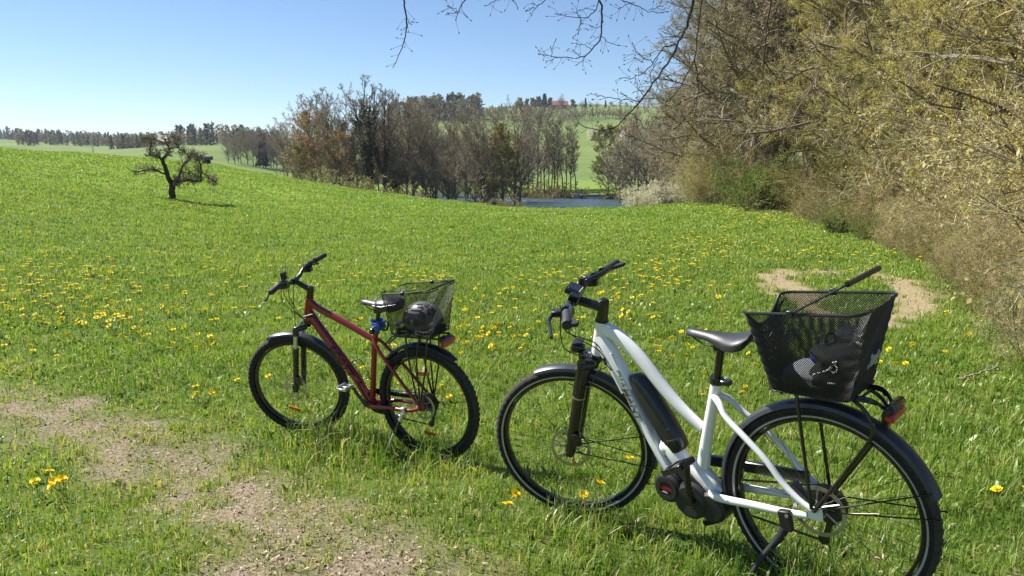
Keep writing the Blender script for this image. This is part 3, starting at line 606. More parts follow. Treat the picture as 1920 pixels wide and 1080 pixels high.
# ------------------------------------------------------------------ tree overhead: its bare twigs hang into the top of the view
def overhead():
    g = np.random.default_rng(31); D = 4.6
    def pts(pl, y0): return np.array([(lambda d: d * (y0 / d[1]))(ray(*p)) for p in pl])
    hang = [([(764, -330), (752, -160), (756, -10), (760, 20), (763, 50), (760, 70), (752, 95), (737, 123)], 4.2, 1.2), ([(762, 35), (769, 44)], 1.3, .8),
            ([(905, -260), (890, -90), (876, -5), (868, 10), (862, 22), (857, 40)], 3.4, 1.), ([(862, 22), (852, 18), (842, 13)], 1.3, 1.), ([(862, 24), (841, 24)], 1.2, 1.),
            ([(950, -220), (940, -40), (930, 0), (911, 10)], 2.4, 1.), ([(941, -40), (962, 0), (970, 14)], 1.8, 1.), ([(1060, -200), (1040, -40), (1025, -2), (1008, 12), (988, 20)], 2.4, 1.), ([(1008, 12), (1000, 5)], 1.2, 1.),
            ([(1150, -380), (1118, -120), (1122, -5), (1126, 15), (1128, 40), (1127, 65), (1118, 85), (1100, 103), (1075, 112), (1045, 108), (1012, 102)], 4.6, 1.),
            ([(1122, -5), (1116, 22), (1095, 36), (1080, 36), (1043, 28)], 2.2, 1.), ([(1089, 38), (1087, 50), (1084, 63)], 1.4, .9), ([(1090, 37), (1079, 22), (1095, 17), (1112, 20)], 1.4, .9), ([(1128, 50), (1118, 53), (1108, 50)], 1.2, .9),
            ([(1127, 68), (1142, 78), (1160, 84)], 1.4, .9), ([(1110, 92), (1098, 86), (1083, 82)], 1.4, .9), ([(1090, 106), (1084, 98), (1077, 94)], 1.3, .9), ([(1048, 108), (1035, 111), (1024, 118)], 1.3, .9), ([(1100, 103), (1092, 113), (1082, 121)], 1.4, .9), ([(1035, 106), (1036, 95), (1033, 88)], 1.1, .9),
            ([(1190, -300), (1165, -90), (1150, -5), (1170, 0), (1195, 8), (1215, 20), (1242, 24)], 2.6, 1.), ([(1215, 20), (1228, 17), (1240, 13)], 1.2, .9), ([(1190, 5), (1175, 8), (1160, 18)], 1.3, .9),
            ([(1390, -420), (1330, -160), (1300, -10), (1290, 30), (1285, 55), (1272, 75), (1262, 100), (1245, 130), (1229, 150), (1212, 172), (1190, 201), (1172, 222), (1154, 239), (1127, 246), (1100, 240), (1086, 234), (1079, 220)], 5.6, 1.2),
            ([(1198, 190), (1180, 188), (1160, 186), (1140, 183), (1123, 180)], 2., 1.), ([(1186, 187), (1174, 180), (1165, 173)], 1.5, 1.), ([(1285, 55), (1268, 68), (1250, 70), (1238, 64)], 2., 1.), ([(1268, 82), (1245, 88), (1230, 110), (1205, 140), (1185, 146), (1164, 147)], 2.6, 1.),
            ([(1222, 118), (1205, 108), (1190, 95), (1185, 84)], 1.8, 1.), ([(1205, 118), (1197, 113), (1188, 110)], 1.2, 1.), ([(1224, 155), (1218, 145), (1222, 130), (1232, 112)], 1.5, 1.), ([(1206, 178), (1196, 168), (1192, 150)], 1.4, 1.), ([(1210, 172), (1200, 168), (1190, 172)], 1.3, 1.), ([(1200, 186), (1222, 185), (1231, 168), (1230, 155)], 1.3, 1.),
            ([(1182, 212), (1200, 225), (1208, 240)], 1.6, 1.), ([(1330, -120), (1310, 40), (1303, 110), (1309, 170), (1304, 200), (1302, 215)], 2.8, 1.), ([(1303, 110), (1283, 150), (1262, 180), (1248, 196)], 2.4, 1.), ([(1306, 150), (1330, 170), (1345, 186)], 2., 1.), ([(1308, 180), (1290, 215), (1266, 240)], 2., 1.),
            ([(1500, -340), (1460, -90), (1440, 40), (1432, 110), (1428, 140), (1430, 165)], 3.2, 1.), ([(1440, 60), (1400, 130), (1378, 150), (1352, 168), (1330, 200)], 3., 1.), ([(1432, 110), (1460, 150), (1485, 160)], 2.4, 1.)]
    limbs, tw, buds = [], [], []
    Dq = D
    for n, (pl, ra, rb) in enumerate(hang):
        y0 = 4.6 + (0.5 if pl[0][0] > 1280 else 0)
        q = pts(pl, y0); q[:, 1] += np.cumsum(g.normal(0, .012, len(q)))
        K = max(4, 3 * len(q)); tt = np.linspace(0, len(q) - 1, K); idx = np.minimum(tt.astype(int), len(q) - 2); a = (tt - idx)[:, None]
        P = q[idx] * (1 - a) + q[idx + 1] * a; P[1:-1] += g.normal(0, .0035, (K - 2, 3)); P = P[None]
        mm = .0029 * .5 * y0 / 4.0
        tw.append((tubes(P, np.array([ra * mm]), 5, rb / ra, g.uniform(0, .5, 1)), 0))
        B, R = sprout(P, np.array([ra * mm]), max(2, K // 2), (.25, 1.), (30, 75), (.8, 1.6), 4, .2, .0, g, abslen=.07, taper=.2)
        tw.append((tubes(B, np.full(len(B), .0011), 3, .7, g.uniform(0, .5, len(B))), 0))
        ends = np.concatenate([P[:, -1], B[:, -1]]); dirs = np.concatenate([P[:, -1] - P[:, -2], B[:, -1] - B[:, -2]])
        bp_ = np.stack([ends, ends + unit(dirs) * .006, ends + unit(dirs) * .013], 1)
        tw.append((tubes(bp_, np.full(len(bp_), .0033), 4, .35, g.uniform(0, .3, len(bp_))), 0))
        if len(pl) > 3 and pl[0][1] < -50: limbs.append(P[0, 0])
    base = np.array([7.6, 4.9, float(zg(7.6, 4.9)) - .2])
    tr = [np.array([base, base + [0, 0, 1.6], base + [-.1, .1, 3.2], base + [-.5, .1, 4.6], base + [-.8, 0, 7.5]])]
    ls = sorted(limbs, key=lambda v: -v[0])
    tops = [v + np.array([.05, 0, .02]) for v in ls]
    main = np.array([tr[0][2], tr[0][2] + [-2.2, .3, .9]] + tops)
    up2 = np.array([tr[0][3], tr[0][3] + [-1.5, .8, 1.2], tr[0][3] + [-3.5, 1.2, 2.2]])
    parts = []
    for q, ra, rb in [(tr[0], .2, .1), (main, .07, .006), (up2, .07, .02)]:
        K = 24; tt = np.linspace(0, len(q) - 1, K); idx = np.minimum(tt.astype(int), len(q) - 2); a = (tt - idx)[:, None]
        P = (q[idx] * (1 - a) + q[idx + 1] * a)[None]; parts.append((tubes(P, np.array([ra]), 8, rb / ra, np.array([.3])), 0))
    tm = plant_mesh('trunk', parts); tm.materials.append(BARK_GREY)
    cm = plant_mesh('crown', tw); cm.materials.append(BARK_DARK)
    o = empty('overhanging_tree', loc=base); tag(o, 'bare twigs with buds hanging from a tree above into the top of the view', 'tree')
    for nm, me in (('trunk', tm), ('crown', cm)):
        c = link(nm, me, o); c.location = -Vector(base)
overhead()

# ------------------------------------------------------------------ grass
GRASS = leafy('grass_blades', [(0, (.055, .12, .014)), (.35, (.135, .23, .032)), (.62, (.225, .335, .062)), (.80, (.34, .39, .11)), (.9, (.40, .36, .15)), (1, (.55, .47, .26))], .38, .42, spec=.45, tcol=(1.2, 1.25, .5))
w_t1, w_t2, w_t3, w_t4 = Waves(41, 1.7), Waves(42, .5), Waves(43, 6.), Waves(44, .18)
w_b = Waves(47, .42)
def grass():
    g = np.random.default_rng(12)
    # distance law of the blade count: n(D) ~ D^-1.65 per square metre
    n = 680000; e = .35; D0, D1 = 1.5, 96.
    u = g.uniform(0, 1, n); D = (D0 ** e + u * (D1 ** e - D0 ** e)) ** (1 / e); th = g.uniform(RAD(-41), RAD(41), n)
    # tufts: pull blades towards shared centres
    x, y = np.sin(th) * D, np.cos(th) * D
    nt_ = n // 9; ut = g.uniform(0, 1, nt_); Dt = (D0 ** e + ut * (D1 ** e - D0 ** e)) ** (1 / e); at_ = g.uniform(RAD(-41), RAD(41), nt_)
    k_ = g.integers(0, nt_, n); inn = g.uniform(0, 1, n) < .72; sg_ = .016 * np.maximum(Dt[k_] / 3., .8)
    x = np.where(inn, np.sin(at_[k_]) * Dt[k_] + g.normal(0, 1, n) * sg_, x); y = np.where(inn, np.cos(at_[k_]) * Dt[k_] + g.normal(0, 1, n) * sg_, y)
    D = np.hypot(x, y)
    pm_, sm_, wm_ = path_mask(x, y), sand_mask(x, y), wood_mask(x, y)
    patch = .5 + .5 * w_t1(x, y) * .7 + .25 * w_t2(x, y)
    wear = np.clip(1.15 - np.abs(poly_dist(x, y, PATH)) / 1.3 + .25 * w_t1(x, y), 0, 1) * .55
    bike = np.maximum(0, 1 - np.hypot((x - .7) / 1.3, (y - 2.5) / 1.1)) * .2
    keep = g.uniform(0, 1, n) < (1 - .82 * pm_) * (1 - .97 * sm_) * (1 - .8 * wm_) * np.clip(.62 + .5 * patch, .3, 1) * (1 - .5 * wear - bike) * np.where(D < 7, np.clip(.8 + .5 * w_b(x, y), .25, 1), 1) * np.clip(1.1 - .5 * (w_t4(x, y) > .75), 0, 1)
    x, y, D, pm_, patch, wear, wm_ = (v[keep] for v in (x, y, D, pm_, patch, wear, wm_)); n = len(x)
    big = np.clip((w_t3(x, y) + w_t1(x, y) * .8 - .2), 0, 1.3)
    H = (.045 + .055 * g.uniform(0, 1, n) ** 1.4 + .04 * big * g.uniform(.3, 1, n)) * (1 - .62 * np.maximum(pm_, wear * .8)) * np.clip(.86 + D / 110, .86, 1.6)
    lush = np.maximum(0, 1 - np.hypot((x - .55) / .9, (y - 2.45) / .7)) + np.maximum(0, 1 - np.hypot((x + .95) / 1.0, (y - 4.35) / .6)) * 1.1 + np.clip((x - 2) / 2, 0, .6) * (D < 7)
    H *= 1 + .75 * np.clip(lush, 0, 1)
    W = (.0017 + .0017 * g.uniform(0, 1, n) ** 2) * np.maximum(1, D / 3.2) ** .92
    broad = g.uniform(0, 1, n) < .06 * (D < 12); W = np.where(broad, W * 3.2, W); H = np.where(broad, H * .8, H)
    for (qx, qy, rr, hh) in [(1.10, 2.30, .34, 1.5), (.30, 3.05, .30, 1.5), (-.46, 4.28, .34, 1.5), (-1.40, 4.80, .40, 1.9), (-.95, 4.55, .35, 1.0)]:
        H = H * (1 + hh * np.clip(1.2 - np.hypot(x - qx, y - qy) / rr, 0, 1) * g.uniform(.3, 1, n))
    a = g.uniform(0, 6.283, n); lean = np.abs(g.normal(.35, .28, n)) + broad * .5; ba = a + g.normal(0, .6, n)
    z = zg(x, y) - .008
    dx, dy = np.cos(ba), np.sin(ba); wx, wy = -np.sin(a), np.cos(a)
    base = np.stack([x, y, z], -1); wv = np.stack([wx, wy, 0 * wx], -1) * W[:, None]
    hz = lambda f, k: base + np.stack([dx * H * lean * k, dy * H * lean * k, H * f], -1)
    m1, m2, tip = hz(.45, .22), hz(.82, .62), hz(1. - .25 * np.clip(lean, 0, 2) * .5, 1.15)
    Vt = np.stack([base - wv, base + wv, m1 - wv * .85, m1 + wv * .85, m2 - wv * .55, m2 + wv * .55, tip], 1).reshape(-1, 3)
    b = np.arange(n)[:, None] * 7
    Fq = np.concatenate([b + np.array([0, 1, 3, 2]), b + np.array([2, 3, 5, 4])]); Ft = b + np.array([4, 5, 6])
    tone = .46 + .13 * w_t1(x, y) + .09 * w_t2(x, y) + .07 * w_t3(x, y) + g.normal(0, .13, n) + np.clip((D - 6) / 60, 0, .10)
    tone = np.clip(tone, 0, .78)
    straw = g.uniform(0, 1, n) < (.07 + .06 * (D < 8) + .42 * pm_ + .30 * wear + .2 * wm_); tone = np.where(straw, g.uniform(.82, 1., n), tone)
    # long blades grown up round the tyres
    me = np_mesh('grass', Vt, [Fq, Ft], dict(tint=np.repeat(tone, 7)), None, smooth=False)
    tag(link('grass', me, None, [GRASS]), 'green spring grass with some dry blades covering the meadow', 'grass', kind='stuff')
grass()
# dead leaves and straw lying about on the bare ground
def litter_stuff():
    g = np.random.default_rng(14); P = []
    seg = np.array(PATH[1:-1]); n = 5200
    k = g.integers(0, len(seg) - 1, n); u = g.uniform(0, 1, n)[:, None]; q = seg[k] * (1 - u) + seg[k + 1] * u + g.normal(0, .33, (n, 2)); P.append(q)
    q = np.stack([g.uniform(.2, 2.3, 1500), g.uniform(1.7, 3.2, 1500)], -1); P.append(q)
    t_ = g.uniform(8, 40, 9000); q = np.array([(lambda r: (r[0] + r[2] * o, r[1] + r[3] * o))(along(t)) for t, o in zip(t_, g.normal(.5, .6, 9000))]); P.append(q)
    q = np.concatenate(P); D = np.hypot(q[:, 0], q[:, 1]); pos = np.stack([q[:, 0], q[:, 1], zg(q[:, 0], q[:, 1]) + .006], -1); n = len(q)
    a = g.uniform(0, 6.283, n); L = g.uniform(.004, .016, n) * np.maximum(1, D / 7); Wd = L * g.uniform(.08, .5, n)
    u = np.stack([np.cos(a), np.sin(a), g.normal(0, .25, n)], -1) * L[:, None]; v = np.stack([-np.sin(a), np.cos(a), g.normal(0, .4, n)], -1) * Wd[:, None]
    Vt = np.stack([pos - u, pos + v, pos + u, pos - v], 1).reshape(-1, 3); Vt[:, 2] += .004
    m = leafy('dry_litter', [(0, (.10, .065, .035)), (.5, (.27, .19, .11)), (1, (.52, .43, .30))], 0, .9)
    me = np_mesh('litter', Vt, [np.arange(n * 4).reshape(n, 4)], dict(tint=np.repeat(g.uniform(0, 1, n), 4)), None, smooth=False)
    tag(link('litter', me, None, [m]), 'dry leaves and straw strewn on the worn path and under the hedge', 'litter', kind='stuff')
litter_stuff()
def gravel_stuff():
    g = np.random.default_rng(15); seg = np.array(PATH[1:-1]); n = 2600; k = g.integers(0, len(seg) - 1, n); u = g.uniform(0, 1, n)[:, None]
    q = seg[k] * (1 - u) + seg[k + 1] * u + g.normal(0, .3, (n, 2)); S = np.array(SAND); k2 = g.integers(0, len(S), 700); q = np.concatenate([q, S[k2] + g.normal(0, .4, (700, 2))]); n = len(q)
    r = g.uniform(.0025, .008, n) * np.where(g.uniform(0, 1, n) > .93, 2.0, 1.) * np.maximum(1, np.hypot(q[:, 0], q[:, 1]) / 6); pos = np.stack([q[:, 0], q[:, 1], zg(q[:, 0], q[:, 1]) + r * .25], -1)
    base = np.array([[1, 0, 0], [0, 1, 0], [-1, 0, 0], [0, -1, 0], [0, 0, .7], [0, 0, -.7]]); Vt = pos[:, None] + base[None] * r[:, None, None] * g.uniform(.6, 1.4, (n, 6, 1))
    f = np.array([[0, 1, 4], [1, 2, 4], [2, 3, 4], [3, 0, 4], [1, 0, 5], [2, 1, 5], [3, 2, 5], [0, 3, 5]]); F = (f[None] + (np.arange(n) * 6)[:, None, None]).reshape(-1, 3)
    m = leafy('pebbles', [(0, (.14, .105, .065)), (.5, (.30, .24, .16)), (1, (.50, .44, .35))], 0, .9)
    tag(link('gravel', np_mesh('gravel', Vt.reshape(-1, 3), [F], dict(tint=np.repeat(g.uniform(0, 1, n), 6)), None, smooth=False), None, [m]), 'crumbs of soil and small stones on the worn path', 'gravel', kind='stuff')
gravel_stuff()

# ------------------------------------------------------------------ dandelions
PETAL = leafy('dandelion_petals', [(0, (.80, .55, .008)), (1, (.92, .76, .02))], .25, .6, tcol=(1, 1, .6))
STEM = solid('flower_stem', (.12, .19, .05), .6)
def dandelion_mesh(name, seed, fine=True):
    g = np.random.default_rng(seed); Vs, Fs, Ts = [], [], []; o = 0
    rings = [(20, .022, .18), (18, .017, .5), (12, .011, .95)] if fine else [(9, .022, .25), (7, .013, .8)]
    for (n, L, el) in rings:
        for k in range(n):
            a = 6.283 * (k + g.uniform(-.3, .3)) / n; L2 = L * g.uniform(.85, 1.1); w = .0032 if fine else .008
            d = np.array([math.cos(a) * math.cos(el), math.sin(a) * math.cos(el), math.sin(el)]); s = np.array([-math.sin(a), math.cos(a), 0])
            p0 = np.array([0, 0, .0]) + d * .002
            Vs.append(np.array([p0 - s * w * .4, p0 + s * w * .4, d * L2 + s * w, d * L2 - s * w])); Fs.append(np.arange(4) + o); Ts.append(np.full(4, g.uniform(0, 1))); o += 4
    H = .075
    V_ = np.vstack(Vs) + [0, 0, H]; P = np.array([[[0, 0, -.01], [.004, .002, H * .5], [0, 0, H]]])
    v, f, ti = tubes(P, np.array([.0018]), 5, .9)
    V_ = np.vstack([V_, v]); F_ = np.vstack([np.array(Fs), f + o])
    me = np_mesh(name, V_, [F_], dict(tint=np.concatenate(Ts + [ti])), [0] * len(Fs) + [1] * len(f), smooth=False)
    me.materials.append(PETAL); me.materials.append(STEM); return me
DM = [dandelion_mesh('dandelion', s) for s in range(4)]; DF = dandelion_mesh('dandelion_far', 9, False)
def dandelions():
    g = np.random.default_rng(21)
    close = [(372, 747), (383, 745), (390, 751), (370, 757), (1165, 889), (1172, 893), (1876, 947), (1908, 945), (88, 910), (104, 912), (118, 925), (98, 925), (128, 932), (72, 930), (5, 960), (918, 882), (1398, 755), (1320, 742), (1322, 760), (510, 716), (456, 732), (596, 700), (573, 752), (1090, 943), (1107, 942), (950, 950), (945, 995), (840, 760), (868, 757), (836, 745), (1710, 657), (1722, 660), (1676, 665), (1650, 690)]
    pts = [tuple(gpix(px, py + 9)[:2]) + (1.,) for px, py in close]
    clus = [(60, 590, 70, 22, 26), (170, 590, 55, 20, 30), (110, 545, 90, 14, 26), (240, 610, 60, 14, 20), (30, 530, 40, 12, 10), (190, 525, 60, 10, 14), (410, 540, 40, 18, 16), (380, 655, 30, 14, 12), (270, 640, 50, 20, 10), (45, 660, 40, 20, 6), (330, 580, 60, 26, 14),
            (900, 640, 50, 12, 26), (900, 590, 40, 16, 14), (930, 560, 40, 16, 14), (1000, 530, 50, 16, 18), (1180, 525, 60, 14, 22), (1160, 560, 50, 16, 16), (1020, 600, 50, 18, 14), (1060, 520, 60, 14, 16), (1240, 510, 40, 8, 18), (1270, 500, 40, 8, 14), (1220, 600, 40, 22, 12), (1250, 660, 40, 18, 12), (1340, 690, 40, 26, 6), (980, 650, 40, 20, 8), (720, 535, 80, 16, 20), (640, 600, 60, 24, 9), (780, 530, 60, 10, 16), (1210, 540, 60, 20, 16),
            (1330, 480, 60, 8, 22), (1280, 465, 80, 8, 20), (1390, 455, 90, 10, 26), (1400, 425, 70, 7, 34), (1360, 405, 50, 6, 34), (1450, 415, 40, 5, 26), (1330, 395, 50, 4, 20), (1500, 480, 60, 12, 18), (1560, 490, 60, 12, 18), (1640, 495, 30, 8, 10), (1580, 515, 60, 5, 12), (1720, 620, 60, 40, 8), (500, 500, 120, 20, 14), (300, 480, 150, 12, 12), (60, 500, 80, 10, 10), (1100, 470, 120, 14, 14), (1320, 560, 60, 22, 10), (680, 700, 80, 30, 5), (120, 560, 260, 40, 30), (1150, 590, 220, 60, 30), (345, 392, 30, 3, 14)]
    for cx, cy_, sx, sy, n in clus:
        for _ in range(n):
            px, py = g.normal(cx, sx), max(388, g.normal(cy_, sy)); q = gpix(px, py)
            if math.hypot(q[0], q[1]) < 60: pts.append((q[0], q[1], g.uniform(.8, 1.1)))
    pts = [p for p in pts if wood_mask(np.array([p[0]]), np.array([p[1]]))[0] < .3 and sand_mask(np.array([p[0]]), np.array([p[1]]))[0] < .4]
    first, rest_ = pts[:len(close)], pts[len(close):]
    rest_.sort(key=lambda p: math.hypot(p[0], p[1])); allp = first + rest_
    for n, (x, y, s) in enumerate(allp[:300]):
        o = link('dandelion', DM[n % 4] if math.hypot(x, y) < 9 else DF)
        s *= 1.12 + math.hypot(x, y) * .032
        o.location = (x, y, float(zg(x, y)) + .02); o.scale = (s, s, s * g.uniform(.8, 1.25)); o.rotation_euler = (g.normal(0, .4), g.normal(0, .4), g.uniform(0, 6.28))
        tag(o, 'yellow dandelion flower in the meadow grass', 'flower', 'dandelions in the meadow')
    far = allp[300:]; nv = len(DF.vertices); co = np.empty(nv * 3, np.float32); DF.vertices.foreach_get('co', co); co = co.reshape(-1, 3); co = co[:, :]
    nl = len(DF.loops); li = np.empty(nl, np.int32); DF.loops.foreach_get('vertex_index', li); fq = li.reshape(-1, 4); mi = np.empty(len(DF.polygons), np.int32); DF.polygons.foreach_get('material_index', mi)
    Vs, Fs = [], []
    for k, (x, y, s) in enumerate(far):
        s *= 1.2 + math.hypot(x, y) * .034; Vs.append(co * s + [x, y, float(zg(x, y)) + .03]); Fs.append(fq + k * nv)
    me = np_mesh('dandelions', np.vstack(Vs), [np.vstack(Fs)], dict(tint=g.uniform(0, 1, nv * len(far))), np.tile(mi, len(far)), smooth=False)
    tag(link('dandelions', me, None, [PETAL, STEM]), 'yellow dandelions dotting the farther meadow', 'flowers', kind='stuff')
dandelions()
# ------------------------------------------------------------------ mesh builder for the bicycles and small objects
def A3(*v): return np.array(v, float)
class MB:
    def __init__(s): s.V, s.F, s.M, s.n = [], [], [], 0
    def add(s, V, F, m=0):
        V = np.asarray(V, float); s.V.append(V); s.F += [tuple(int(q) + s.n for q in f) for f in F]; s.M += [m] * len(F); s.n += len(V); return s
    def tube(s, P, r, n=10, m=0, cap=True, sy=1., smooth=0):
        """round tube along points P; r a number or list; sy squashes it sideways (along local second axis)"""
        P = np.asarray(P, float)
        if smooth:
            rr = np.full(len(P), r, float) if np.ndim(r) == 0 else np.asarray(r, float)
            t = np.linspace(0, len(P) - 1, (len(P) - 1) * smooth + 1); Q = []
            Pe = np.vstack([2 * P[0] - P[1], P, 2 * P[-1] - P[-2]])
            for q in t:
                i = min(int(q), len(P) - 2); u = q - i; a, b, c, d = Pe[i], Pe[i + 1], Pe[i + 2], Pe[i + 3]
                Q.append(.5 * (2 * b + (c - a) * u + (2 * a - 5 * b + 4 * c - d) * u * u + (-a + 3 * b - 3 * c + d) * u ** 3))
            r = np.interp(t, np.arange(len(P)), rr); P = np.array(Q)
        K = len(P); r = np.full(K, r, float) if np.ndim(r) == 0 else np.asarray(r, float)
        T = np.gradient(P, axis=0); T = unit(T); ref = A3(0, 1, 0)
        if abs(unit(P[-1] - P[0]) @ ref) > .85: ref = A3(0, 0, 1)
        n1 = unit(np.cross(ref, T)); n2 = np.cross(T, n1); ph = np.arange(n) * 2 * np.pi / n
        V = P[:, None] + r[:, None, None] * (np.cos(ph)[None, :, None] * n1[:, None] + sy * np.sin(ph)[None, :, None] * n2[:, None])
        F = [(k * n + j, k * n + (j + 1) % n, (k + 1) * n + (j + 1) % n, (k + 1) * n + j) for k in range(K - 1) for j in range(n)]
        if cap: F += [tuple(range(n))[::-1], tuple((K - 1) * n + j for j in range(n))]
        return s.add(V.reshape(-1, 3), F, m)
    def lathe(s, prof, c=(0, 0, 0), ax=(0, 1, 0), n=48, m=0, closed=True, a0=0., a1=2 * np.pi, ms=None):
        """profile [(radius, along-axis)] turned about ax through c"""
        c, ax = np.asarray(c, float), unit(np.asarray(ax, float)); u = unit(np.cross(ax, A3(0, 0, 1) if abs(ax[2]) < .9 else A3(1, 0, 0))); v = np.cross(ax, u)
        full = abs(a1 - a0 - 2 * np.pi) < 1e-6; ph = np.linspace(a0, a1, n, endpoint=not full); pr = np.asarray(prof, float)
        V = c + (np.cos(ph)[:, None, None] * u + np.sin(ph)[:, None, None] * v) * pr[None, :, :1] + ax * pr[None, :, 1:2]
        K = len(pr); F = []; kk = K if closed else K - 1
        for i in range(n if full else n - 1):
            for j in range(kk): F.append((i * K + j, ((i + 1) % n) * K + j, ((i + 1) % n) * K + (j + 1) % K, i * K + (j + 1) % K))
        if ms is None: return s.add(V.reshape(-1, 3), F, m)
        s.add(V.reshape(-1, 3), F, m)
        for q in range(len(F)): s.M[len(s.M) - len(F) + q] = ms[q % kk]
        return s
    def box(s, c, size, R=None, m=0, bev=.25):
        """box with chamfered edges; R: rows are its axes"""
        sx, sy, sz = np.asarray(size, float) / 2; b = min(sx, sy, sz) * bev; V = []; F = []
        ring = [(-1, -1), (1, -1), (1, 1), (-1, 1)]
        pts = []
        def oct_(x, y, z, bb): return [(-x + bb, -y, z), (x - bb, -y, z), (x, -y + bb, z), (x, y - bb, z), (x - bb, y, z), (-x + bb, y, z), (-x, y - bb, z), (-x, -y + bb, z)]
        L = [oct_(sx - b, sy - b, -sz, b * .6), oct_(sx, sy, -sz + b, b), oct_(sx, sy, sz - b, b), oct_(sx - b, sy - b, sz, b * .6)]
        V = np.array([p for l in L for p in l]); F = [tuple(range(8))[::-1], tuple(24 + j for j in range(8))]
        F += [(k * 8 + j, k * 8 + (j + 1) % 8, (k + 1) * 8 + (j + 1) % 8, (k + 1) * 8 + j) for k in range(3) for j in range(8)]
        if R is not None: V = V @ np.asarray(R)
        return s.add(V + np.asarray(c, float), F, m)
    def loft(s, rings, m=0, cap=True, closed=True):
        K, n = len(rings), len(rings[0]); V = np.array(rings, float).reshape(-1, 3); nn = n if closed else n - 1
        F = [(k * n + j, k * n + (j + 1) % n, (k + 1) * n + (j + 1) % n, (k + 1) * n + j) for k in range(K - 1) for j in range(nn)]
        if cap: F += [tuple(range(n))[::-1], tuple((K - 1) * n + j for j in range(n))]
        return s.add(V, F, m)
    def xform(s, fn): s.V = [fn(v) for v in s.V]; return s
    def build(s, name, mats, parent=None, smooth=40):
        me = bpy.data.meshes.new(name); me.from_pydata(np.vstack(s.V).tolist(), [], s.F)
        me.polygons.foreach_set('material_index', s.M)
        me.polygons.foreach_set('use_smooth', [True] * len(s.F)); me.update()
        if smooth: me.set_sharp_from_angle(angle=RAD(smooth))
        return link(name, me, parent, mats if isinstance(mats, (list, tuple)) else [mats])

WHITE = solid('white_paint', (.86, .86, .85), .22, 0, .5, .01, coat=.6)
SILVER_T = solid('silver_lettering', (.20, .20, .19), .4, .3, .5, .1)
RED = solid('red_paint', (.24, .008, .016), .26, .25, .5, .04, coat=.7)
DARKRED = solid('dark_lettering', (.03, .008, .01), .4, 0, .4, .05)
BLACK = solid('black_gloss', (.012, .012, .013), .22, 0, .5, .1, coat=.3)
MATTE = solid('black_matte', (.018, .018, .02), .5, 0, .4, .15, bump=.1)
FENDER = solid('fender_grey', (.045, .048, .055), .33, .1, .5, .08)
RUBBER = solid('tyre_rubber', (.022, .021, .02), .78, 0, .25, .25, 60)
DUSTY = solid('tyre_tread', (.055, .050, .043), .9, 0, .2, .3, 50)
REFL = solid('reflective_band', (.42, .43, .44), .35, .3, .5, .05)
STEEL = solid('steel', (.42, .42, .42), .32, .9, .5, .1)
ALU = solid('aluminium', (.62, .62, .60), .35, .85, .5, .08)
DSTEEL = solid('dark_steel', (.10, .095, .09), .4, .8, .5, .2)
SADDLE = solid('saddle_vinyl', (.028, .029, .034), .42, 0, .5, .12, 50, .15, 400)
GRIP = solid('rubber_grip', (.03, .03, .032), .6, 0, .4, .15, 80, .3, 600)
REDL = solid('red_lens', (.45, .02, .012), .18, 0, .6, .06, coat=.5)
AMBER = solid('amber_reflector', (.58, .17, .015), .3, 0, .6, .08, coat=.4)
GLASS = solid('lamp_glass', (.35, .37, .38), .1, .2, .8, .05, coat=.5)
BATT = solid('battery_case', (.016, .018, .024), .3, 0, .5, .08, coat=.25)
MOTOR = solid('motor_case', (.028, .028, .029), .5, 0, .4, .1)
REDT = solid('red_lettering', (.5, .02, .02), .5)
WHITET = solid('white_lettering', (.7, .7, .7), .5)
WOODY = solid('pedal_rubber', (.10, .045, .02), .6, 0, .3, .2)
NETM = solid('basket_wire', (.016, .016, .017), .38, 0, .5, .1)
SCREEN = solid('display_glass', (.012, .013, .016), .12, 0, .6, .05, coat=.5)

def text_mesh(txt, size, shear=.0, bold=0., ext=.0006):
    cu = bpy.data.curves.new('lettering', 'FONT'); cu.body = txt; cu.size = size; cu.shear = shear; cu.offset = bold; cu.extrude = ext
    cu.align_x = 'CENTER'; cu.align_y = 'CENTER'; cu.resolution_u = 3
    o = bpy.data.objects.new('lettering', cu); C.objects.link(o)
    dg = bpy.context.evaluated_depsgraph_get(); me = bpy.data.meshes.new_from_object(o.evaluated_get(dg))
    V = np.array([v.co for v in me.vertices]); F = [tuple(p.vertices) for p in me.polygons]
    bpy.data.objects.remove(o); bpy.data.curves.remove(cu); bpy.data.meshes.remove(me); return V, F
def add_text(mb, txt, size, c, xdir, ydir, m, shear=0., bold=0., sx=1., ext=.0006):
    V, F = text_mesh(txt, size, shear, bold, ext); x = unit(np.asarray(xdir, float)); z = unit(np.cross(x, ydir)); y = np.cross(z, x)
    mb.add(np.asarray(c, float) + V[:, :1] * sx * x + V[:, 1:2] * y + V[:, 2:3] * z, F, m)

def bike_frame_matrix(q, R):
    x, y, z, yaw, pit, lean = q[:6]
    f = A3(-math.cos(yaw) * math.cos(pit), math.sin(yaw) * math.cos(pit), math.sin(pit))
    l0 = unit(np.cross([0, 0, 1.], f)); u0 = np.cross(f, l0)
    u = u0 * math.cos(lean) + l0 * math.sin(lean); l = l0 * math.cos(lean) - u0 * math.sin(lean)
    o = A3(x, y, z) - u * R
    return Matrix(((f[0], l[0], u[0], o[0]), (f[1], l[1], u[1], o[1]), (f[2], l[2], u[2], o[2]), (0, 0, 0, 1)))

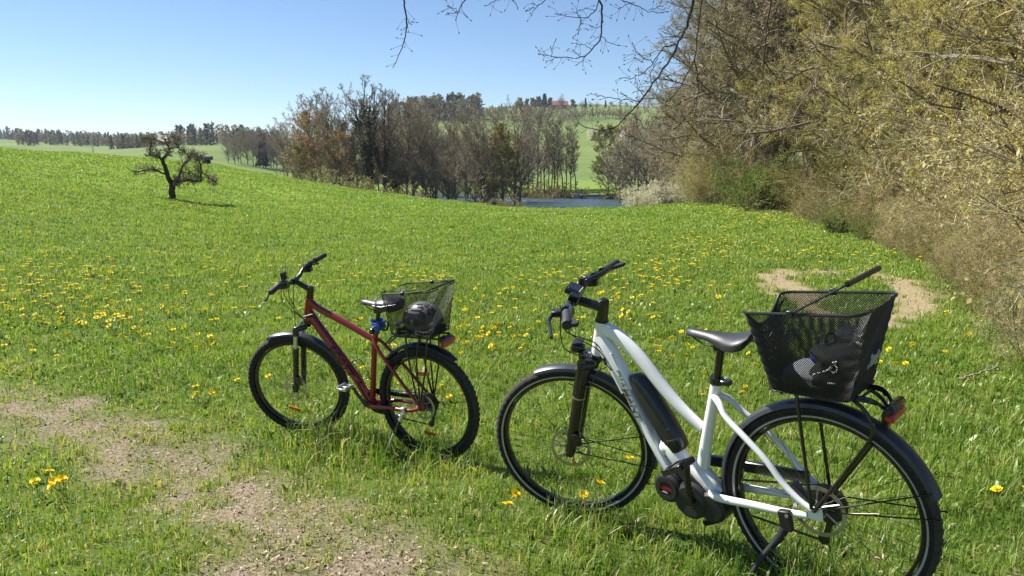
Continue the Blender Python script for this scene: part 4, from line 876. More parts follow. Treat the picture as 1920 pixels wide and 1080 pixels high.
def steer_fn(headbot, headtop, ang):
    p = A3(headbot[0], 0, headbot[1]); ax = unit(A3(headtop[0] - headbot[0], 0, headtop[1] - headbot[1])); c, s_ = math.cos(ang), math.sin(ang)
    def fn(V):
        w = np.asarray(V, float) - p; return p + w * c + np.cross(ax, w) * s_ + np.outer(w @ ax, ax).reshape(w.shape) * (1 - c)
    return fn
class Bike:
    """all coordinates: (forward, left, up) with the rear hub at height R above the tyre contact"""
    def __init__(s, root, R, steer, bar=None): s.root, s.R, s.st, s.stb = root, R, steer, bar or steer
    def put(s, mb, name, mats, parent=None, steer=False, smooth=40):
        if steer: mb.xform(s.stb if steer == 'bar' else s.st)
        mb.xform(lambda v: v + A3(0, 0, s.R)); return mb.build(name, mats, parent or s.root, smooth)
    def wheel(s, cx, steer, rt, rim_in, band, nspoke, disc, left_disc=True, knob=.0025, refl=()):
        R = s.R; c = A3(cx, 0, 0); rng = np.random.default_rng(int(cx * 100) + nspoke)
        hub = MB(); hub.lathe([(.012, -.06), (.02, -.045), (.022, -.03), (.015, -.02), (.015, .02), (.022, .03), (.02, .045), (.012, .06)], c, n=20, m=1)
        hub.tube([c + A3(0, -.068, 0), c + A3(0, .068, 0)], .0065, 10, 1)
        for k in range(nspoke):
            a = 2 * np.pi * k / nspoke; sd_ = 1 if k % 2 else -1; off = (.28 if (k // 2) % 2 else -.28); a2 = a + off * 2.2
            p1 = c + A3(.021 * math.cos(a2), .03 * sd_, .021 * math.sin(a2)); rr = rim_in + .004; p2 = c + A3(rr * math.cos(a), .004 * sd_, rr * math.sin(a))
            hub.tube([p1, p2], .0011, 5, 0, cap=False)
        for a, kind in refl:
            p = c + A3(math.cos(a), .0, math.sin(a)) * (rim_in * .66); t_ = A3(-math.sin(a), 0, math.cos(a)); r_ = A3(math.cos(a), 0, math.sin(a))
            hub.box(p, (.085, .012, .022), np.array([t_, [0, 1, 0], r_]), 2)
        w = s.put(hub, 'wheel', [DSTEEL, BLACK, AMBER], None, steer)
        rim = MB(); ro = R - 2 * rt + .006
        rim.lathe([(rim_in, -.008), (rim_in + .003, -.013), (ro, -.0135), (ro, .0135), (rim_in + .003, .013), (rim_in, .008)], c, n=96)
        s.put(rim, 'rim', [BLACK], w, steer, 30)
        ty = MB(); nseg = 264; rows = 17; al = np.linspace(-2.35, 2.35, rows); V = []
        for i in range(nseg):
            a = 2 * np.pi * i / nseg; ca, sa = math.cos(a), math.sin(a)
            for j, b in enumerate(al):
                shoulder = .55 < abs(b) < 1.2; crown_ = abs(b) <= .55
                k = knob if ((i // 2 + (1 if b > 0 else 0)) % 2 and shoulder) or (crown_ and (i // 2) % 2) else 0.
                rr = (R - rt) + (rt + k) * math.cos(b) ; yy = (rt + k) * math.sin(b) * .98
                V.append(c + A3(rr * ca, yy, rr * sa))
        F = []; Ms = []
        for i in range(nseg):
            for j in range(rows - 1):
                F.append((i * rows + j, i * rows + j + 1, ((i + 1) % nseg) * rows + j + 1, ((i + 1) % nseg) * rows + j)); b = (al[j] + al[j + 1]) / 2
                Ms.append(1 if abs(b) < 1.2 else (2 if band and 1.82 < abs(b) < 2.1 else 0))
        ty.add(V, F, 0); ty.M = Ms
        s.put(ty, 'tyre', [RUBBER, DUSTY, REFL], w, steer, 35)
        if disc:
            d = MB(); y = (.045 if left_disc else -.045)
            d.lathe([(disc - .014, y - .001), (disc, y - .001), (disc, y + .001), (disc - .014, y + .001)], c, n=60)
            for k in range(6):
                a = k * 1.047; d.tube([c + A3(.02 * math.cos(a), y, .02 * math.sin(a)), c + A3((disc - .01) * math.cos(a + .5), y, (disc - .01) * math.sin(a + .5))], .0035, 5)
            d.lathe([(.012, y - .002), (.026, y - .002), (.026, y + .002), (.012, y + .002)], c, n=24)
            s.put(d, 'brake_disc', [STEEL], w, steer)
        return w
    def cassette(s, w, n=9, r0=.026, r1=.07):
        m = MB()
        for k in range(n):
            r = r0 + (r1 - r0) * (1 - k / (n - 1)) ; y = -.022 - k * .0042; prof = [(r * .55, y), (r, y), (r, y - .0018), (r * .55, y - .0018)]
            m.lathe(prof, (0, 0, 0), n=44)
            for q in range(22):
                a = q * 2 * np.pi / 22; m.box(A3((r + .002) * math.cos(a), y - .0009, (r + .002) * math.sin(a)), (.006, .0016, .005), np.array([[math.cos(a), 0, math.sin(a)], [0, 1, 0], [-math.sin(a), 0, math.cos(a)]]))
        m.lathe([(.010, -.02), (.028, -.02), (.028, -.062), (.010, -.062)], (0, 0, 0), n=20)
        s.put(m, 'cassette', [DSTEEL], w)
    def fender(s, cx, rad, a0, a1, wid, mat, steer, name='mudguard', stays=(), thick=.003, tip=0):
        m = MB(); n = 44; prof = [(-wid, -.016), (-wid * .86, -.004), (-wid * .45, .003), (0, .005), (wid * .45, .003), (wid * .86, -.004), (wid, -.016)]
        full = prof + [(y * .93, r - thick) for y, r in prof[::-1]]; rings = []
        for i in range(n):
            t_ = i / (n - 1); a = a0 + (a1 - a0) * t_; w_ = 1.0
            if tip: w_ = min(1, .55 + 4 * min(t_, 1 - t_))
            rings.append([A3(cx + (rad + r) * math.cos(a), y * w_, (rad + r) * math.sin(a)) for y, r in full])
        m.loft(rings)
        o = s.put(m, name, [mat], None, steer)
        if stays:
            q = MB()
            for P in stays: q.tube(P, .0028, 6)
            s.put(q, 'stay', [BLACK], o, steer)
        return o
    def saddle(s, nose, back, z, hw, lift=.02):
        m = MB(); L = nose - back; st = [(1., .010, .012, -.004), (.97, .020, .018, 0.), (.85, .024, .022, .001), (.65, .028, .026, -.002), (.48, .042, .032, -.004), (.33, .066, .038, -.003), (.18, hw, .042, .004), (.06, hw * .98, .040, .012), (.0, hw * .75, .024, .016)]
        rings = []
        for t_, w_, th, dz in st:
            x = back + L * t_; ring = []
            for k in range(20):
                a = 2 * np.pi * k / 20; ca, sa = math.cos(a), math.sin(a); yy = w_ * np.sign(ca) * abs(ca) ** .75
                top = z + dz - (.012 * (abs(yy) / max(w_, .01)) ** 2); zz = top - (th * .5) * (1 - sa * (1.0 if sa < 0 else .9)) * (1 if sa < 0 else 1)
                if sa < 0: zz -= th * .35 * (abs(ca)) * (1 if t_ < .5 else .3)
                ring.append(A3(x, yy, zz))
            rings.append(ring)
        m.loft(rings)
        o = s.put(m, 'saddle', [SADDLE], None, smooth=60)
        r = MB()
        for y in (-.022, .022): r.tube([A3(nose - .03, y * .5, z - .03), A3(nose - .09, y, z - .052), A3(back + L * .35, y, z - .05), A3(back + .05, y * 1.3, z - .035)], .0035, 6, 0, smooth=4)
        s.put(r, 'saddle_rail', [DSTEEL], o)
        return o
    def basket(s, bx0, bx1, tx0, tx1, bw, tw, zb, zt, dip, pitch=.0085, wr=.0014, ztr=None, rimr=.005, handle_dir=(-.16, .09), grip=.009, hs=0.):
        """wire basket: base rectangle [bx0,bx1] x +-bw at zb, rim [tx0,tx1] x +-tw at zt, front rim cut low by dip"""
        def outline(x0, x1, w, r, n=160):
            per = 2 * (x1 - x0) + 4 * w; P = []
            # start mid front, run: front-left corner, left side, back, right side
            cor = [(x1 - r, w - r, 0), (x0 + r, w - r, 1), (x0 + r, -w + r, 2), (x1 - r, -w + r, 3)]; pts = []
            for cx, cy_, k in cor:
                for q in range(9):
                    a = (k + q / 8) * np.pi / 2; pts.append((cx + r * math.cos(a), cy_ + r * math.sin(a)))
            pts = [(x1, 0.)] + pts + [(x1, 0.)]; pts = np.array(pts); d = np.concatenate([[0], np.cumsum(np.hypot(*np.diff(pts, axis=0).T))]); u = np.linspace(0, d[-1], n + 1)[:-1]
            return np.stack([np.interp(u, d, pts[:, 0]), np.interp(u, d, pts[:, 1])], -1)
        n = 240; ob, ot = outline(bx0, bx1, bw, .03, n), outline(tx0, tx1, tw, .045, n); ztr = zt if ztr is None else ztr
        ztop = np.array([zt + (ztr - zt) * np.clip((tx1 - p[0]) / (tx1 - tx0), 0, 1) - dip * (p[0] > tx1 - .02) * np.clip(1.25 - abs(p[1]) / (tw * .62), 0, 1) ** .7 for p in ot])
        for _ in range(6): ztop = (np.roll(ztop, 1) + ztop * 2 + np.roll(ztop, -1)) / 4
        def S(u, v):
            f = (u % 1.) * n; i = int(f) % n; a = f - int(f); j = (i + 1) % n
            b = ob[i] * (1 - a) + ob[j] * a; t_ = ot[i] * (1 - a) + ot[j] * a; z1 = ztop[i] * (1 - a) + ztop[j] * a
            vv = v; p = b * (1 - vv) + t_ * vv; return A3(p[0], p[1], zb + (z1 - zb) * v)
        per = 2 * (tx1 - tx0) + 4 * tw; NL = int(per / pitch); k = (zt - zb) / per * 1.15; m = MB()
        P = np.array([[S(q / NL + sg * k * v, v) for v in np.linspace(0, 1, 9)] for sg in (1, -1) for q in range(NL)])
        v_, f_, _ = tubes(P, np.full(len(P), wr), 3, 1.); m.add(v_, f_)
        m.tube([S(q / 80, 0) for q in range(81)], .003, 6, cap=False)
        bl = []; nx = int((bx1 - bx0) / pitch)
        for q in range(nx + int(2 * bw / pitch)):
            o_ = q * pitch
            for sg in (1, -1):
                a = A3(bx0 + o_, -bw * sg, zb); b = A3(bx0 + o_ - 2 * bw, bw * sg, zb); d = b - a; t0, t1 = 0., 1.
                if a[0] > bx1: t0 = (bx1 - a[0]) / d[0]
                if b[0] < bx0: t1 = (bx0 - a[0]) / d[0]
                if t1 > t0: bl.append([a + d * t0, a + d * t1])
        v_, f_, _ = tubes(np.array(bl), np.full(len(bl), wr), 3, 1.); m.add(v_, f_)
        bk = s.put(m, 'basket', [NETM], None, smooth=0)
        r = MB(); r.tube([S(q / 120, 1) for q in range(121)], rimr, 8, cap=False); s.put(r, 'rim_tube', [NETM], bk)
        h = MB(); px_ = (tx0 + tx1) / 2 + hs; hx, hz = handle_dir; zz = zt + (ztr - zt) * .5
        pl = [A3(px_, tw + .006, zz), A3(px_ + hx * .25, tw + .004, zz + hz * .25), A3(px_ + hx * .8, tw - .004, zz + hz * .8), A3(px_ + hx, tw - .03, zz + hz), A3(px_ + hx, 0, zz + hz), A3(px_ + hx, -tw + .03, zz + hz), A3(px_ + hx * .8, -tw + .004, zz + hz * .8), A3(px_ + hx * .25, -tw - .004, zz + hz * .25), A3(px_, -tw - .006, zz)]
        h.tube(pl, .0036, 8, smooth=4); h.tube([A3(px_ + hx, tw - .035, zz + hz), A3(px_ + hx, -tw + .035, zz + hz)], grip, 12)
        for sg in (1, -1): h.box(A3(px_, (tw + .004) * sg, zz), (.02, .014, .022))
        s.put(h, 'basket_handle', [NETM], bk)
        return bk
# ------------------------------------------------------------------ the white electric bicycle
def white_bike():
    R = .36; root = empty('electric_bicycle', bike_frame_matrix(QW, R))
    tag(root, 'white electric bicycle with black wire basket on its kickstand in the grass', 'bicycle')
    hb, ht = (.933, .427), (.900, .561); B = Bike(root, R, steer_fn(hb, ht, QW[6]), steer_fn(hb, ht, QW[6] - .02)); cx = 1.10
    # frame
    f = MB(); ax = unit(A3(ht[0] - hb[0], 0, ht[1] - hb[1])); P = lambda x, z, y=0.: A3(x, y, z)
    f.tube([P(*hb) - ax * .005, P(*hb) + ax * .02, P(*ht) - ax * .02, P(*ht) + ax * .004], [.029, .027, .026, .028], 18)
    f.tube([P(.893, .535), P(.839, .520), P(.767, .471), P(.698, .409), P(.614, .318), P(.544, .252), P(.455, .186)], [.030, .032, .031, .030, .028, .026, .022], 16, sy=.72, smooth=4)
    # down tube: broad and flat sided, the battery sits in its upper side
    f.tube([P(.915, .50), P(.885, .455), P(.83, .37), P(.785, .285)], [.036, .042, .044, .040], 16, sy=.75, smooth=3)
    ring = []
    for (x, z) in [(.862, .430), (.812, .335), (.745, .205), (.68, .085), (.632, .002), (.60, -.03)]:
        n = unit(A3(-.215, 0, .108) * -1); n = unit(A3(.46, 0, -.24)) if 0 else unit(A3(.485, 0, -.26)); c = P(x, z)
        t_ = unit(A3(-.46, 0, -.87)); nn = unit(np.cross(A3(0, 1, 0), t_)); nn = nn if nn[0] > 0 else -nn
        ring.append([c + nn * a + A3(0, b, 0) for a, b in [(.010, -.026), (.016, -.018), (.016, .018), (.010, .026), (-.022, .030), (-.026, .024), (-.026, -.024), (-.022, -.030)]])
    f.loft(ring)
    f.tube([P(.640, .06), P(.605, .085), P(.575, .055), P(.53, .0), P(.485, -.035)], [.03, .040, .043, .040, .034], 14, sy=.85, smooth=3)
    f.tube([P(.384, .392), P(.405, .30), P(.440, .15), P(.462, .03)], [.0205, .021, .022, .026], 16, smooth=3)
    f.tube([P(.52, .03), P(.47, .0), P(.425, -.04), P(.39, -.062)], [.032, .040, .040, .026], 14, sy=.9, smooth=3)
    for sg in (1, -1):
        y = lambda t_: sg * t_
        f.tube([P(.392, .330, y(.012)), P(.358, .341 - .03, y(.034)), P(.325, .272, y(.05)), P(.248, .214, y(.061)), P(.168, .146, y(.066)), P(.116, .085, y(.069)), P(.058, .037, y(.071)), P(.015, .012, y(.070))], [.013, .013, .0115, .0115, .0115, .0115, .011, .011], 12, smooth=3)
        f.tube([P(.415, -.055, y(.034)), P(.365, -.050, y(.056)), P(.231, -.036, y(.063)), P(.12, -.027, y(.067)), P(.03, -.014, y(.069))], [.018, .016, .0155, .0145, .013], 12, sy=.75, smooth=3)
        f.box(P(.004, .0, y(.068)), (.05, .008, .045), m=0)
    f.tube([P(*ht) + ax * .004, P(*ht) + ax * .012], .029, 18, 1)
    # lettering down the side of the tube
    for sg in (1,):
        td = unit(P(.745, .205) - P(.835, .38)); tc_ = P(.782, .277) + A3(.87, 0, -.46) * -.004 + A3(0, .0296 * sg, 0)
        add_text(f, 'DIAMANT', .043, tc_, td, A3(-.87, .11, .46), 2, .25, .0008, 1.15, .0012)
    fr = B.put(f, 'frame', [WHITE, BLACK, SILVER_T])
    # battery
    b = MB(); rings = []
    for t_, w_, up in [(0, .012, .02), (.03, .026, .042), (.1, .034, .060), (.25, .037, .070), (.55, .038, .074), (.85, .038, .072), (.97, .036, .064), (1., .03, .05)]:
        c = P(.772, .352) * (1 - t_) + P(.578, .060) * t_; tt = unit(P(.578, .06) - P(.772, .352)); nn = A3(-tt[2], 0, tt[0]); nn = nn if nn[2] > 0 else -nn
        rings.append([c + nn * a + A3(0, bq, 0) for a, bq in [(-.006, -w_ * .8), (-.006, w_ * .8), (.014, w_), (up * .72, w_ * .96), (up * .94, w_ * .62), (up, 0), (up * .94, -w_ * .62), (up * .72, -w_ * .96), (.014, -w_)]])
    b.loft(rings)
    tt = unit(P(.578, .06) - P(.772, .352)); nn = A3(-tt[2], 0, tt[0]); nn = nn if nn[2] > 0 else -nn
    b.tube([P(.735, .335) + nn * .062, P(.715, .31) + nn * .068], .012, 10, 0)
    add_text(b, 'PowerPack', .013, P(.604, .106) + nn * .043 + A3(0, .0385, 0), A3(-.9, 0, .42), A3(.42, 0, .9), 1, 0, 0, 1)
    add_text(b, '400', .011, P(.625, .145) + nn * .043 + A3(0, .0382, 0), A3(-.9, 0, .42), A3(.42, 0, .9), 1, 0, 0, 1)
    for s_ in range(1): b.box(P(.66, .185) + A3(0, 0, 0) - nn * .012, (.30, .05, .012), np.array([tt, [0, 1, 0], nn]), 0)
    B.put(b, 'battery', [BATT, SILVER_T], smooth=50)
    # motor
    mo = MB(); mc = P(.487, -.09)
    mo.lathe([(.0, .062), (.050, .062), (.060, .055), (.064, .03), (.064, -.05), (.05, -.058), (0, -.058)], P(.595, -.07), n=40, closed=False)
    mo.lathe([(.0, .060), (.058, .060), (.072, .05), (.078, .02), (.078, -.05), (.06, -.06), (0, -.06)], mc + A3(.01, 0, -.012), n=40, closed=False)
    mo.lathe([(.0, .050), (.050, .050), (.060, .04), (.060, -.05), (0, -.05)], P(.415, -.11), n=32, closed=False)
    mo.lathe([(.030, .064), (.046, .064), (.046, .067), (.030, .067)], P(.595, -.07), n=40)
    mo.box(P(.52, -.02), (.15, .07, .06), np.array([[.82, 0, .57], [0, 1, 0], [-.57, 0, .82]]))
    add_text(mo, 'BOSCH', .017, P(.598, -.070) + A3(0, .0645, 0), A3(-1, 0, -.12), A3(-.12, 0, 1), 1, 0, .0003)
    add_text(mo, 'e-bike', .010, P(.602, -.086) + A3(0, .0645, 0), A3(-1, 0, -.12), A3(-.12, 0, 1), 2, 0, .0002)
    B.put(mo, 'motor', [MOTOR, REDT, WHITET], smooth=35)
    # cranks and pedals
    cr = P(.487, -.085)
    for sg, a in ((1, RAD(93)), (-1, RAD(273))):
        e = cr + A3(math.cos(a) * .17, 0, math.sin(a) * .17); c = MB()
        c.tube([cr + A3(0, .068 * sg, 0), cr + (e - cr) * .5 + A3(0, .084 * sg, 0), e + A3(0, .090 * sg, 0)], [.018, .014, .015], 12, sy=.6)
        c.lathe([(0, .06 * sg), (.02, .06 * sg), (.02, .085 * sg), (0, .085 * sg)], cr, n=20, closed=False)
        o = B.put(c, 'crank', [BLACK])
        p = MB(); pc = e + A3(0, .145 * sg, .0); p.tube([e + A3(0, .09 * sg, 0), pc + A3(0, .045 * sg, 0)], .007, 8)
        for dx in (-.036, .036):
            p.box(pc + A3(dx, 0, 0), (.020, .098, .024)); p.box(pc + A3(dx * 1.32, 0, 0), (.004, .07, .015), m=1)
        p.box(pc + A3(0, .046 * sg, 0), (.09, .010, .022)); p.box(pc - A3(0, .046 * sg, 0), (.09, .010, .022)); p.box(pc, (.03, .085, .018))
        ca_, sa_ = math.cos(RAD(28)), math.sin(RAD(28)); p.xform(lambda v: np.stack([(v[:, 0] - pc[0]) * ca_ + (v[:, 2] - pc[2]) * sa_, v[:, 1] - pc[1], -(v[:, 0] - pc[0]) * sa_ + (v[:, 2] - pc[2]) * ca_], -1) + pc)
        B.put(p, 'pedal', [BLACK, WOODY], o)
    # chain, guard, derailleur on the far side
    g_ = MB(); g_.box(P(.285, .045, -.062), (.42, .020, .042), np.array([[.995, 0, -.07], [0, 1, 0], [.07, 0, .995]])); B.put(g_, 'chain_guard', [BLACK])
    ch = MB()
    def chain(mb, P0, P1):
        n = int(np.linalg.norm(P1 - P0) / .0127); d = (P1 - P0) / n
        for k in range(n): mb.box(P0 + d * (k + .5), (.0115, .007, .0075), np.array([unit(d), [0, 1, 0], np.cross(unit(d), [0, 1, 0])]))
    chain(ch, P(0.0, .052, -.045), P(.46, -.035, -.052)); chain(ch, P(.03, -.16, -.045), P(.46, -.14, -.052)); chain(ch, P(-.02, -.05, -.045), P(-.005, -.085, -.045))
    B.put(ch, 'chain', [DSTEEL])
    de = MB(); de.box(P(.0, -.03, -.075), (.02, .012, .06)); de.box(P(.01, -.115, -.05), (.022, .014, .11), np.array([[.97, 0, .2], [0, 1, 0], [-.2, 0, .97]]))
    for q in (P(.0, -.075, -.048), P(.025, -.155, -.048)): de.lathe([(.0, -.004), (.02, -.004), (.02, .004), (0, .004)], q, n=18, closed=False)
    B.put(de, 'derailleur', [DSTEEL])
    # wheels
    fw = B.wheel(cx, True, .026, .302, True, 32, .09); rw = B.wheel(0, False, .026, .302, True, 32, .09); B.cassette(rw)
    ca = MB(); ca.box(P(.065, .055, .048), (.075, .03, .035), np.array([[.7, 0, .7], [0, 1, 0], [-.7, 0, .7]])); B.put(ca, 'brake_caliper', [BLACK])
    B.fender(cx, .372, RAD(71), RAD(196), .033, FENDER, True, stays=[[P(cx + .02, .0, .066), P(cx - .37, -.10, .03)], [P(cx + .02, .02, .066), P(cx - .355, .06, .03)], [P(cx + .02, .0, -.066), P(cx - .37, -.10, -.03)]])
    B.fender(0, .376, RAD(-14), RAD(160), .034, FENDER, False, stays=[[P(.0, .01, .07), P(-.365, .07, .032)], [P(.0, .01, .07), P(-.34, .15, .033)], [P(.0, .01, -.07), P(-.365, .07, -.032)]])
    # fork
    fk = MB(); cxz = P(.957, .39)
    fk.tube([P(*hb) - ax * .03, P(*hb) - ax * .004], [.026, .028], 16)
    for sg in (1, -1):
        y = .060 * sg; fd = unit(P(1.105, -.03) - P(.995, .372))
        top = P(.992, .372, y)
        fk.tube([P(.945, .388, y * .3), P(.97, .392, y * .8), top + A3(0, 0, .016)], [.024, .027, .027], 12)
        fk.tube([top + A3(0, 0, .03) - fd * .012, top, top + fd * .12], [.020, .029, .028], 14)
        fk.tube([top + fd * .12, top + fd * .128], .0285, 14, 1); fk.tube([top + fd * .126, top + fd * .15, top + fd * .30, top + fd * .402], [.0265, .025, .024, .020], 14)
        fk.box(P(1.100, -.006, y * .98), (.03, .018, .06), np.array([[.96, 0, .26], [0, 1, 0], [-.26, 0, .96]]))
    fk.tube([P(.925, .22, .058), P(.915, .28, .03), P(.915, .28, -.03), P(.925, .22, -.058)], .012, 10, smooth=3) if 0 else None
    fk.box(P(1.055, .06, .078), (.035, .03, .06)); fk.tube([P(1.085, -.055, .062), P(1.09, -.06, .066)], .012, 10, 2)
    fo = B.put(fk, 'fork', [BLACK, STEEL, AMBER], None, True)
    # stem, bar, grips, levers, display, lamp
    st = MB(); top = P(*ht) + ax * .075; clamp = top + A3(.115, 0, .030)
    st.tube([P(*ht) + ax * .012, P(*ht) + ax * .045, top + ax * .02], [.026, .0235, .022], 16)
    st.tube([top + ax * .022, top + ax * .03], [.022, .012], 14)
    st.tube([top - ax * .012 + A3(-.004, 0, 0), clamp], [.021, .019], 14); st.lathe([(.021, -.028), (.021, .028), (.0, .028), (0, -.028)], clamp, n=18, closed=False)
    B.put(st, 'stem', [BLACK], None, 'bar')
    hbm = MB(); prof = [(-.40, -.085, .035), (-.24, -.055, .035), (-.15, -.012, .03), (-.09, .0, .006), (0, 0, 0), (.09, .0, .006), (.15, -.012, .03), (.24, -.055, .035), (.40, -.085, .035)]
    pts = [clamp + A3(dx, y, dz) for y, dx, dz in prof]; hbm.tube(pts, .0125, 12, smooth=4)
    ho = B.put(hbm, 'handlebar', [BLACK], None, 'bar')
    for sg in (1, -1):
        a, b2 = clamp + A3(-.048, .275 * sg, .035), clamp + A3(-.087, .405 * sg, .035); g1 = MB(); d = unit(b2 - a)
        g1.tube([a, a + d * .01, a + d * .03, a + d * .085, b2 - d * .012, b2], [.019, .0195, .0175, .0185, .021, .018], 14)
        # flat wing of the ergonomic grip behind the bar
        w = []
        for k, wd in ((0.05, .012), (.075, .03), (.105, .044), (.128, .04), (.134, .02)):
            c = a + d * k; w.append([c + A3(0, 0, .010), c + A3(-wd, 0, .004), c + A3(-wd - .004, 0, -.004), c + A3(-wd, 0, -.010), c + A3(0, 0, -.012)])
        g1.loft(w); B.put(g1, 'grip', [GRIP], ho, 'bar')
        lv = MB(); p0 = clamp + A3(-.028, .225 * sg, .03); lv.tube([p0 + A3(.0, -.012 * sg, 0), p0 + A3(-.004, .012 * sg, 0)], .021, 12)
        lv.box(p0 + A3(.03, .005 * sg, -.008), (.05, .035, .026)); lv.tube([p0 + A3(.045, .005 * sg, -.01), p0 + A3(.055, .05 * sg, -.02), p0 + A3(.028, .12 * sg, -.032), p0 + A3(.005, .185 * sg, -.04)], [.009, .008, .0065, .007], 8, smooth=3)
        lv.box(p0 + A3(.005, -.03 * sg, -.018), (.05, .04, .03))
        B.put(lv, 'brake_lever', [BLACK], ho, 'bar')
    di = MB(); dc = clamp + A3(.0, .0, .042); RR = np.array([[.88, 0, .47], [0, 1, 0], [-.47, 0, .88]])
    di.box(dc, (.062, .092, .024), RR); di.box(dc + RR[2] * .0125, (.044, .068, .004), RR, 1); di.box(dc - A3(.01, 0, .02), (.03, .05, .03)); di.box(dc + RR[2] * .013 - RR[0] * .026, (.003, .06, .003), RR, 2)
    cu = clamp + A3(-.03, .105, .04); di.box(cu, (.045, .04, .03), RR, 0); di.tube([clamp + A3(-.0, -.11, .02), clamp + A3(-.005, -.11, .06)], [.02, .014], 12)
    B.put(di, 'display', [BLACK, SCREEN, WHITET], ho, 'bar')
    la = MB(); lc = P(1.010, .452); la.lathe([(0, .028), (.022, .030), (.026, .024), (.024, -.006), (.014, -.024), (0, -.026)], lc, (1, 0, .12), 24, closed=False); la.lathe([(0, .031), (.021, .031), (.021, .028), (0, .028)], lc, (1, 0, .12), 24, 1, closed=False)
    la.box(lc + A3(-.004, 0, -.03), (.022, .02, .05)); la.tube([lc + A3(-.01, 0, -.045), P(.968, .385)], .008, 8)
    la.box(lc + A3(0, 0, .026), (.045, .05, .008))
    B.put(la, 'headlight', [BLACK, GLASS], None, True)
    # cables
    c1 = MB(); fnr = lambda p: B.st(np.array([p]))[0]
    for a, b_, c_ in [((clamp + A3(.02, .15, .02)), A3(1.04, .06, .55), P(.905, .47, .032)), ((clamp + A3(.02, -.15, .02)), A3(1.05, .0, .54), P(.90, .45, .034)), (clamp + A3(.03, .12, .02), A3(1.06, .05, .47), P(.87, .405, .040))]:
        c1.tube([fnr(a), fnr(b_), c_ + A3(.02, .015, .02), c_, c_ + A3(-.03, -.004, -.035)], .0026, 6, smooth=5)
    c1.tube([fnr(P(1.06, .32, .07)), fnr(P(.98, .30, .085)), P(.90, .36, .05), P(.86, .385, .042)], .0024, 6, smooth=5)
    c1.tube([P(.875, .42, .040), P(.86, .395, .042)], .006, 8)
    B.put(c1, 'cable', [BLACK])
    # seat
    sp2 = MB(); sp2.tube([P(.387, .38), P(.360, .515)], .0145, 14); sp2.tube([P(.388, .378), P(.383, .402)], [.026, .025], 16); sp2.box(P(.352, .386), (.045, .03, .018)); sp2.box(P(.356, .522), (.05, .05, .03))
    B.put(sp2, 'seat_post', [BLACK]); B.saddle(.497, .228, .578, .082)
    # carrier, basket, rear lamp, stand
    ca = MB()
    for sg in (1, -1):
        y = .062 * sg
        ca.tube([P(.14, .425, y), P(.02, .425, y), P(-.15, .425, y), P(-.185, .415, y * .7)], .0065, 8, smooth=3)
        ca.tube([P(.058, .425, y), P(.05, .38, .074 * sg), P(.012, .02, .078 * sg)], .0062, 8); ca.tube([P(-.12, .425, y), P(-.165, .39, .070 * sg), P(-.185, .33, .074 * sg), P(-.14, .24, .076 * sg), P(.004, .012, .079 * sg)], .0068, 8, smooth=3)
        ca.tube([P(-.11, .43, y), P(-.17, .43, y * .9), P(-.205, .40, y * .55), P(-.215, .375, y * .4)], .006, 8, smooth=3)
    for x in (.10, .02, -.06, -.14): ca.tube([P(x, .425, .062), P(x, .425, -.062)], .005, 8)
    ca.tube([P(.12, .42, 0), P(.14, .38, 0)], .006, 8)
    B.put(ca, 'carrier', [BLACK])
    B.basket(-.13, .13, -.192, .196, .118, .165, .432, .700, .075, ztr=.722, handle_dir=(-.16, .095), hs=.02)
    la = MB(); la.box(P(-.222, .392, 0), (.028, .125, .052), np.array([[.9, 0, .43], [0, 1, 0], [-.43, 0, .9]]), 0, .6); la.box(P(-.226, .376, 0), (.034, .128, .030), np.array([[.9, 0, .43], [0, 1, 0], [-.43, 0, .9]]), 1, .6); la.box(P(-.20, .35, 0), (.02, .03, .05))
    B.put(la, 'tail_lamp', [BLACK, REDL])
    ks = MB(); ks.box(P(.099, -.045, .085), (.042, .024, .075), np.array([[.98, 0, -.15], [0, 1, 0], [.15, 0, .98]])); ks.tube([P(.103, -.075, .088), P(.117, -.108, .10), P(.135, -.135, .115), P(.162, -.175, .145), P(.235, -.345, .245)], [.017, .016, .012, .0095, .0085], 10)
    ks.box(P(.113, -.098, .101), (.030, .006, .018), np.array([[.95, 0, -.3], [0, 1, 0], [.3, 0, .95]]), 1); ks.tube([P(.090, -.02, .098), P(.090, -.02, .102)], .006, 8, 1)
    B.put(ks, 'kickstand', [MATTE, ALU])
    return root
white_root = white_bike()

# ---- what lies in the white bicycle's basket: things of their own
def put_on(root, mb, name, mats, R, label, cat, smooth=50):
    M = root.matrix_world; mm = np.array(M); mb.xform(lambda v: (v + A3(0, 0, R)) @ mm[:3, :3].T + mm[:3, 3])
    Vs = np.vstack(mb.V); c = A3(*Vs.mean(0)[:2], Vs[:, 2].min()); mb.xform(lambda v: v - c)
    o = mb.build(name, mats, None, smooth); o.location = c; return tag(o, label, cat)
def blob(mb, c, size, seed, amp=.2, m=0, nu=28, nv=18, fold=6., box=.6):
    """crumpled soft volume"""
    g = np.random.default_rng(seed); kx = g.normal(0, 1, (9, 3)) * fold; ph = g.uniform(0, 6.28, 9); rings = []
    for i in range(nv):
        th = np.pi * (i + .5) / nv; ring = []
        for j in range(nu):
            a = 2 * np.pi * j / nu; d = A3(math.sin(th) * math.cos(a), math.sin(th) * math.sin(a), math.cos(th)); q = np.sign(d) * np.abs(d) ** box
            q = q * (1 + amp * float(np.sin(kx @ d + ph).mean() * 1.6)); ring.append(A3(*c) + q * A3(*size))
        rings.append(ring)
    mb.loft(rings, m)
FABRIC = solid('black_fabric', (.014, .014, .016), .75, 0, .3, .25, 60, .4, 300)
GREYF = solid('grey_fabric', (.30, .32, .36), .7, 0, .3, .15, 80, .4, 500)
BLUEF = solid('blue_cloth', (.02, .03, .30), .6, 0, .4, .15, 60, .3, 200)
